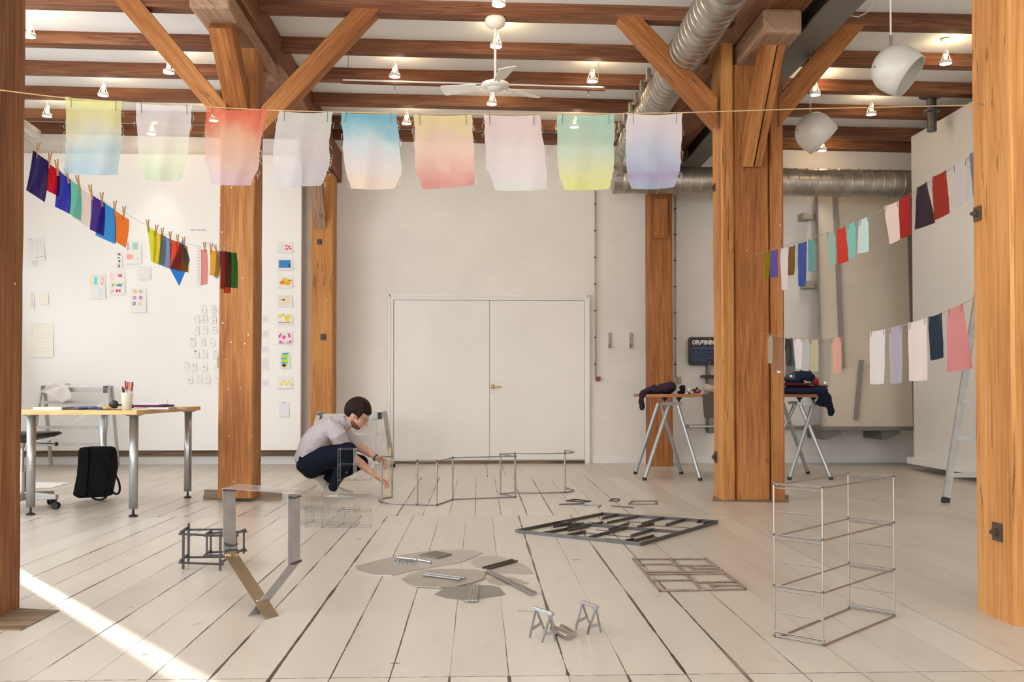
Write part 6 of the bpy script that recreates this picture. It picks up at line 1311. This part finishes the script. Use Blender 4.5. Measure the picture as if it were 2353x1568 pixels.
# scorched marks near the bends
Mbk = mat('scorch', (.035, .03, .03), .5, .6)
def mark(P_, Y): build('scorch_mark', MB().prism([atY(x, y, Y - .004) for x, y in P_], (0, .002, 0)), Mbk, t)
mark([(516, 1247), (525, 1250), (535, 1253), (546, 1248), (546, 1252), (535, 1257), (524, 1257), (516, 1254)], Ya_); mark([(516, 1266), (528, 1262), (548, 1263), (548, 1266), (530, 1267), (516, 1271)], Ya_)
mark([(663, 1140), (676, 1143), (692, 1138), (693, 1142), (678, 1147), (664, 1147)], Yc); mark([(512, 1124), (545, 1126), (543, 1129), (513, 1129)], Ya_); mark([(664, 1298), (672, 1293), (693, 1286), (694, 1291), (678, 1299)], Yc - .002)
Mclear = film('clear acrylic', (.93, .90, .88), .16, .08)
q = [atY(512, 1124, Ya_) + Vector((0, -.02, .002)), atY(693, 1136, Yc) + Vector((0, -.02, .002)), atY(693, 1136, Yc) + Vector((.0, .14, .004)), atY(512, 1124, Ya_) + Vector((.03, .16, .004))]
build('clear_top', MB().prism(q, (0, 0, .003)), Mclear, t)
mb = MB(); c_ = [atY(518 + i * 1.15, 1277 + 2.2 * math.sin(i * 1.7) + (1 if i % 2 else -2), Ya_ - .012 - .004 * (i % 3)) for i in range(26)]; mb.tube(c_, .0022, 5); mb.tube([p + Vector((.003, -.004, -.006)) for p in c_[2:18:2]], .002, 5); build('brass_wire', mb, M_brass, t)
mb = MB(); 
for x, y in ((587, 1386), (591, 1382)): p = atY(x, y, 4.12); mb.ball(p, .005, 8)
build('rivet', mb, M_chrome, t)
# ------------------------------------------------------------------ aluminium leaf plates
M_pl = mat('aluminium plate', (.50, .47, .43), .42, .75, var=.06, vscale=8); M_pl2 = mat('brushed aluminium plate', (.46, .43, .36), .38, .8, var=.10, vscale=6); M_pld = mat('dark perforated plate', (.30, .28, .25), .45, .75)
def C5(L_): return [(780 + x * .272, 1120 + y * .272) for x, y in L_]
plates = [([(520, 775), (700, 790), (1245, 772), (1080, 835), (850, 852), (660, 845), (590, 832)], .0, M_pl2, 'grey plate almost hidden under the oval middle plate'),
 ([(135, 670), (455, 590), (640, 558), (830, 537), (1000, 532), (1100, 535), (1207, 557), (1140, 595), (1020, 640), (640, 705), (440, 749), (300, 748), (155, 713)], .0, M_pl, 'largest leaf-shaped aluminium plate, with silver tubes and rings on it'),
 ([(1108, 630), (1200, 590), (1300, 585), (1370, 590), (1450, 618), (1560, 660), (1610, 700), (1643, 745), (1568, 748), (1480, 738), (1330, 735), (1250, 708), (1150, 683)], .0, M_pl, 'leaf-shaped plate on the right with dark rods on it'),
 ([(548, 775), (590, 740), (650, 718), (720, 705), (850, 698), (1000, 695), (1150, 702), (1245, 715), (1210, 780), (1120, 812), (1000, 838), (850, 850), (660, 843), (580, 818)], .004, M_pl2, 'brushed oval plate in the middle with two rods across it'),
 ([(1247, 780), (1300, 768), (1380, 765), (1450, 767), (1520, 785), (1602, 817), (1500, 828), (1350, 838), (1265, 815)], .0, M_pl2, 'smallest pointed plate under the long diagonal rods'),
 ([(805, 910), (900, 852), (980, 838), (1080, 830), (1200, 832), (1290, 836), (1350, 852), (1402, 912), (1180, 945), (1060, 962), (900, 942)], .0, M_pld, 'dark plate at the front with a row of parallel rods on it')]
for i, (pl, z, m_, lab) in enumerate(plates):
    P = [fl(x, y, z) for x, y in C5(pl)]; cn = sum(P, Vector()) / len(P)
    P.sort(key=lambda p: math.atan2(p.y - cn.y, p.x - cn.x))
    tag(build('metal_plate', MB().prism(P, (0, 0, .0035)), m_, org=cn), lab, 'plate', 'leaf-shaped metal plates')
def rod(a, b, r, m_, lab, z, grp, name='metal_rod', n=12):
    a, b = [fl(x, y, z + r) for x, y in C5([a, b])]; return tag(build(name, MB().tube([a, b], r, n), m_, org=a), lab, 'rod', grp)
rod((490, 592), (655, 612), .0055, M_chrome, 'short bright tube on the largest plate, left half', .004, 'tubes on the largest plate')
rod((668, 612), (775, 632), .0065, M_chrome, 'short bright tube with an open end on the largest plate, right of the rings', .004, 'tubes on the largest plate')
rn = random.Random(5); k_ = 0
for row in range(3):
    for c in range(9):
        x = 462 + c * 22 + row * 6; y = 608 + row * 16 + c * 1.5 + rn.uniform(-3, 3); k_ += 1
        p = fl(*C5([(x, y + 10)])[0], .004); tag(build('metal_ring', MB().lathe([(.0035, 0), (.0058, 0), (.0058, .011), (.0035, .011), (.0035, 0)], p, 10), M_chrome, org=p), 'tiny silver ring in the cluster on the largest plate, %s row, %s from the left' % (('back', 'middle', 'front')[row], NTH[c]), 'ring', 'silver rings on the largest plate')
P = [fl(x, y, .004) for x, y in C5([(665, 580), (805, 546), (952, 574), (832, 606)])]
a, b, c, d = P[0], P[1], P[2], P[3]
t = thing('rod_mat', (a + c) / 2, 'flat mat of narrow dark rods lying on the largest plate', 'mat')
for i in range(14):
    f = (i + .5) / 14; p = a + (d - a) * f; q = b + (c - b) * f; build('rod', MB().tube([p + Vector((0, 0, .004)), q + Vector((0, 0, .004))], .0042, 6), M_pld, t)
for i, (p, q) in enumerate((((1212, 680), (1460, 612)), ((1245, 685), (1478, 618)), ((1272, 686), (1503, 622)))): rod(p, q, .0048, mat('dark rod', (.12, .10, .085), .4, .8), 'dark rod lying on the right leaf plate, %s of three' % ('rearmost', 'middle', 'frontmost')[i], .004, 'dark rods on the right plate')
for i, (p, q) in enumerate((((705, 740), (1022, 780)), ((728, 726), (1065, 768)))): rod(p, q, .0058, M_steel, 'thin rod on the brushed oval plate, %s one' % ('front', 'rear')[i], .008, 'rods on the oval plate')
for i, (p, q) in enumerate((((1245, 712), (1625, 905)), ((1258, 708), (1645, 900)), ((1270, 705), (1664, 892)))): rod(p, q, .0052, M_chrome if i == 2 else M_steel, 'long diagonal rod running off the small pointed plate, %s of three' % ('left', 'middle', 'right')[i], .0045, 'long diagonal rods')
for i in range(9): rod((1078 + i * 12.2, 829), (1062 + i * 12.5, 958 + (i % 3) * 2), .0044, M_pl2 if i % 2 else M_steel, 'short parallel rod on the dark front plate, %s from the left' % NTH[i], .004, 'parallel rods on the front plate')
# ------------------------------------------------------------------ dark flat-bar grid
t = thing('flat_bar_frame', fl(1420, 1215), 'large black steel frame of flat bars lying skewed on the floor', 'sculpture')
def C6(x, y): return (1150 + x * .2592, 1120 + y * .2592)
Mfb = mat('black flat bar', (.11, .10, .095), .38, .8, var=.2, vscale=16)
def fbar(a, b, h=.018, w=.007, nm='bar', m_=Mfb, z=.0):
    p = fl(*C6(*a)); q = fl(*C6(*b)); build(nm, MB().bar(p + Vector((0, 0, z + h / 2)), q + Vector((0, 0, z + h / 2)), w, h), m_, t)
out_ = [(137, 405), (905, 250), (1925, 322), (1248, 522)]
for i in range(4): fbar(out_[i], out_[(i + 1) % 4], .022, .010, 'frame_bar', mat('dull flat bar', (.16, .15, .145), .36, .85, var=.2, vscale=16) if i == 3 else Mfb)
fbar((555, 328), (1600, 415), .02, .008)
for a, b in (((370, 424), (905, 328)), ((580, 443), (755, 408)), ((780, 462), (1110, 376)), ((1110, 492), (1182, 478)), ((1182, 492), (1360, 446)), ((1155, 448), (1360, 388)), ((1250, 340), (1448, 284)), ((945, 330), (1222, 270)), ((900, 290), (1055, 254)), ((1465, 352), (1640, 298)), ((1740, 322), (1782, 310)), ((1800, 338), (1900, 316)), ((470, 362), (640, 330)), ((590, 362), (735, 334)), ((600, 396), (780, 360)), ((960, 394), (1140, 334)), ((1215, 366), (1360, 340))): fbar(a, b, .020, .006, 'cross_bar')
for a, b in (((770, 312), (945, 328)), ((1110, 308), (1260, 318)), ((850, 382), (960, 392)), ((760, 410), (1155, 446)), ((920, 458), (1110, 476)), ((1360, 344), (1480, 352)), ((1480, 352), (1700, 368)), ((1350, 442), (1440, 460))): fbar(a, b, .005, .004, 'thin_rod')
# small bits behind it
def bit(L_, lab, w=.008, m_=Mfb, close=True):
    P = [fl(*C6(*p)) for p in L_]; cn = sum(P, Vector()) / len(P); t_ = thing('metal_frame_piece' if close else 'metal_strip', cn, lab, 'metal piece', 'small metal pieces behind the black frame')
    n = len(P)
    for i in range(n if close else n - 1): build('bar', MB().bar(P[i] + Vector((0, 0, .005)), P[(i + 1) % n] + Vector((0, 0, .005)), w, .01), m_, t_)
bit([(583, 125), (665, 114), (798, 130), (715, 138)], 'skewed little black frame, rearmost of the loose pieces left of the square ones')
bit([(520, 158), (740, 153)], 'thin dark flat bar, leftmost of the loose metal pieces', .014, close=False)
bit([(730, 176), (865, 180), (890, 168), (760, 165)], 'narrow bright-edged little frame in the middle of the loose metal pieces', .008, M_steel)
bit([(965, 128), (1035, 130), (1055, 110), (995, 108)], 'tiny square black frame among the loose metal pieces', .010)
bit([(983, 172), (1175, 186)], 'short dark flat bar in front of the tiny square frame', .014, close=False)
bit([(1137, 158), (1165, 130), (1385, 128), (1380, 158)], 'rectangular grey frame plate, rightmost of the loose metal pieces', .016, mat('grey frame piece', (.22, .20, .17), .5, .6))
# ------------------------------------------------------------------ brown wire grid
t = thing('wire_grid', fl(1585, 1320), 'flat rusty wire grid of rectangles lying on the floor', 'sculpture')
Mr = mat('rusty wire', (.30, .225, .175), .5, .6, var=.2, vscale=20)
for a, b in (((1180, 637), (1820, 637)), ((1820, 637), (2170, 902)), ((2170, 902), (1415, 918)), ((1415, 918), (1180, 637)), ((1215, 685), (1545, 682)), ((1545, 695), (1900, 695)), ((1280, 752), (1970, 747)), ((1300, 772), (1995, 765)), ((1340, 828), (1700, 822)), ((1700, 720), (1935, 722)), ((1730, 845), (2090, 838)), ((1870, 872), (2130, 868)), ((1505, 637), (1790, 910)), ((1665, 700), (1740, 750)), ((1840, 842), (1905, 908))):
    p = fl(*C6(*a), .006); q = fl(*C6(*b), .006); mb = MB(); mb.tube([p, q], .0052, 6); mb.ball(p, .0075, 8); mb.ball(q, .0075, 8); build('wire', mb, Mr, t)
# ------------------------------------------------------------------ mini sawhorses
def sawhorse(b0, b1, feet, zt_, lab):
    """beam ends (px, py), feet as four pixels: end-1 left, end-1 right, end-2 left, end-2 right"""
    F_ = [fl(x, y) for x, y in feet]; c = sum(F_, Vector()) / 4
    t = thing('miniature_sawhorse', (c.x, c.y, 0), lab, 'miniature', 'miniature sawhorses')
    a = fl(*b0, zt_); b = fl(*b1, zt_)
    M_s = mat('polished steel', (.46, .47, .50), .24, 1)
    u = (b - a).normalized(); mb = MB(); mb.bar(a - u * .004, b + u * .004, .014, .012); build('top_bar', mb, M_s, t, bevel=.001)
    ends = [a + u * .008, b - u * .008]
    for i, f in enumerate(F_): e = ends[i // 2]; f.z = 0; build('leg', MB().bar(f, e, .007, .007), M_s, t)
    for k_ in (0, 2):
        e = ends[k_ // 2]; p = F_[k_] + (e - F_[k_]) * .3; q = F_[k_ + 1] + (e - F_[k_ + 1]) * .3; build('stretcher', MB().bar(p, q, .004, .012), M_s, t)
sawhorse((1229, 1398), (1269, 1412), ((1217, 1466), (1250, 1446), (1245, 1477), (1276, 1473)), .122, 'left miniature steel sawhorse standing in front of the two bars')
sawhorse((1335, 1383), (1372, 1396), ((1322, 1449), (1354, 1432), (1350, 1459), (1381, 1454)), .118, 'right miniature steel sawhorse behind the two round bars')
for i, (p, q, r) in enumerate((((1270, 1445), (1307, 1463), .0150), ((1291, 1442), (1319, 1459), .0128))):
    a = fl(p[0], p[1], r); b = fl(q[0], q[1], r); tag(build('round_bar', MB().lathe([(0, 0), (r * .93, 0), (r, .002), (r, (b - a).length), (r * .95, (b - a).length + .002), (0, (b - a).length + .002)], a, 28, b - a), mat('turned steel', (.42, .38, .34), .22, 1), org=(a.x, a.y, 0)), 'thick round steel bar between the miniature sawhorses, %s one' % ('front left', 'rear right')[i], 'bar', 'round steel bars')
a = fl(1190, 1403, .002); b = fl(1226, 1406, .002); tag(build('metal_rod', MB().tube([a, b], .0018, 6), M_steel, org=a), 'thin wire scrap on the floor left of the miniature sawhorse', 'rod')
# ------------------------------------------------------------------ wire shelf tower
FL_, FR_, BL_, BR_ = fl(1780, 1466), fl(1891.5, 1487), fl(1951, 1400), fl(2055.5, 1418)
t = thing('wire_shelf', (FL_ + BR_) / 2, 'tall open shelf tower of thin steel rods in the right foreground', 'shelf')
M_w = mat('shelf wire', (.36, .34, .33), .34, 1); HT = .588; r = .0033
for p in (FL_, FR_, BL_, BR_): build('upright', MB().tube([(p.x, p.y, 0), (p.x, p.y, HT + .006)], r * 1.1, 8), M_w, t)
lv = [.008, .200, .394, HT]
jm = MB()
for z in lv:
    for a, b in ((FL_, FR_), (BL_, BR_)):
        n = (BL_ - FL_).normalized() * .016
        for dz, off in ((0, 0), (-.016 if z > .1 else .016, 0), (-.006 if z > .1 else .010, 1)):
            o_ = n * off * (1 if a is FL_ else -1); build('rail', MB().tube([Vector((a.x, a.y, z + dz)) + o_, Vector((b.x, b.y, z + dz)) + o_], r * .85, 6), M_w, t)
    for a, b in ((FL_, BL_), (FR_, BR_)):
        s = (FR_ - FL_).normalized() * .014 * (1 if a is FL_ else 0); build('rail', MB().tube([Vector((a.x, a.y, z - .004)) + s, Vector((b.x, b.y, z - .004)) + s * .3], r, 6), mat('shelf rod brown', (.34, .28, .25), .35, .9), t)
    for p in (FL_, FR_, BL_, BR_): jm.ball((p.x, p.y, z), .0058, 8)
for z in (.098, .290, .482):
    for a, b in ((FL_, FR_), (BL_, BR_)): build('rung', MB().tube([(a.x, a.y, z), (b.x, b.y, z)], r * .8, 6), M_w, t)
build('weld', jm, M_dark, t)
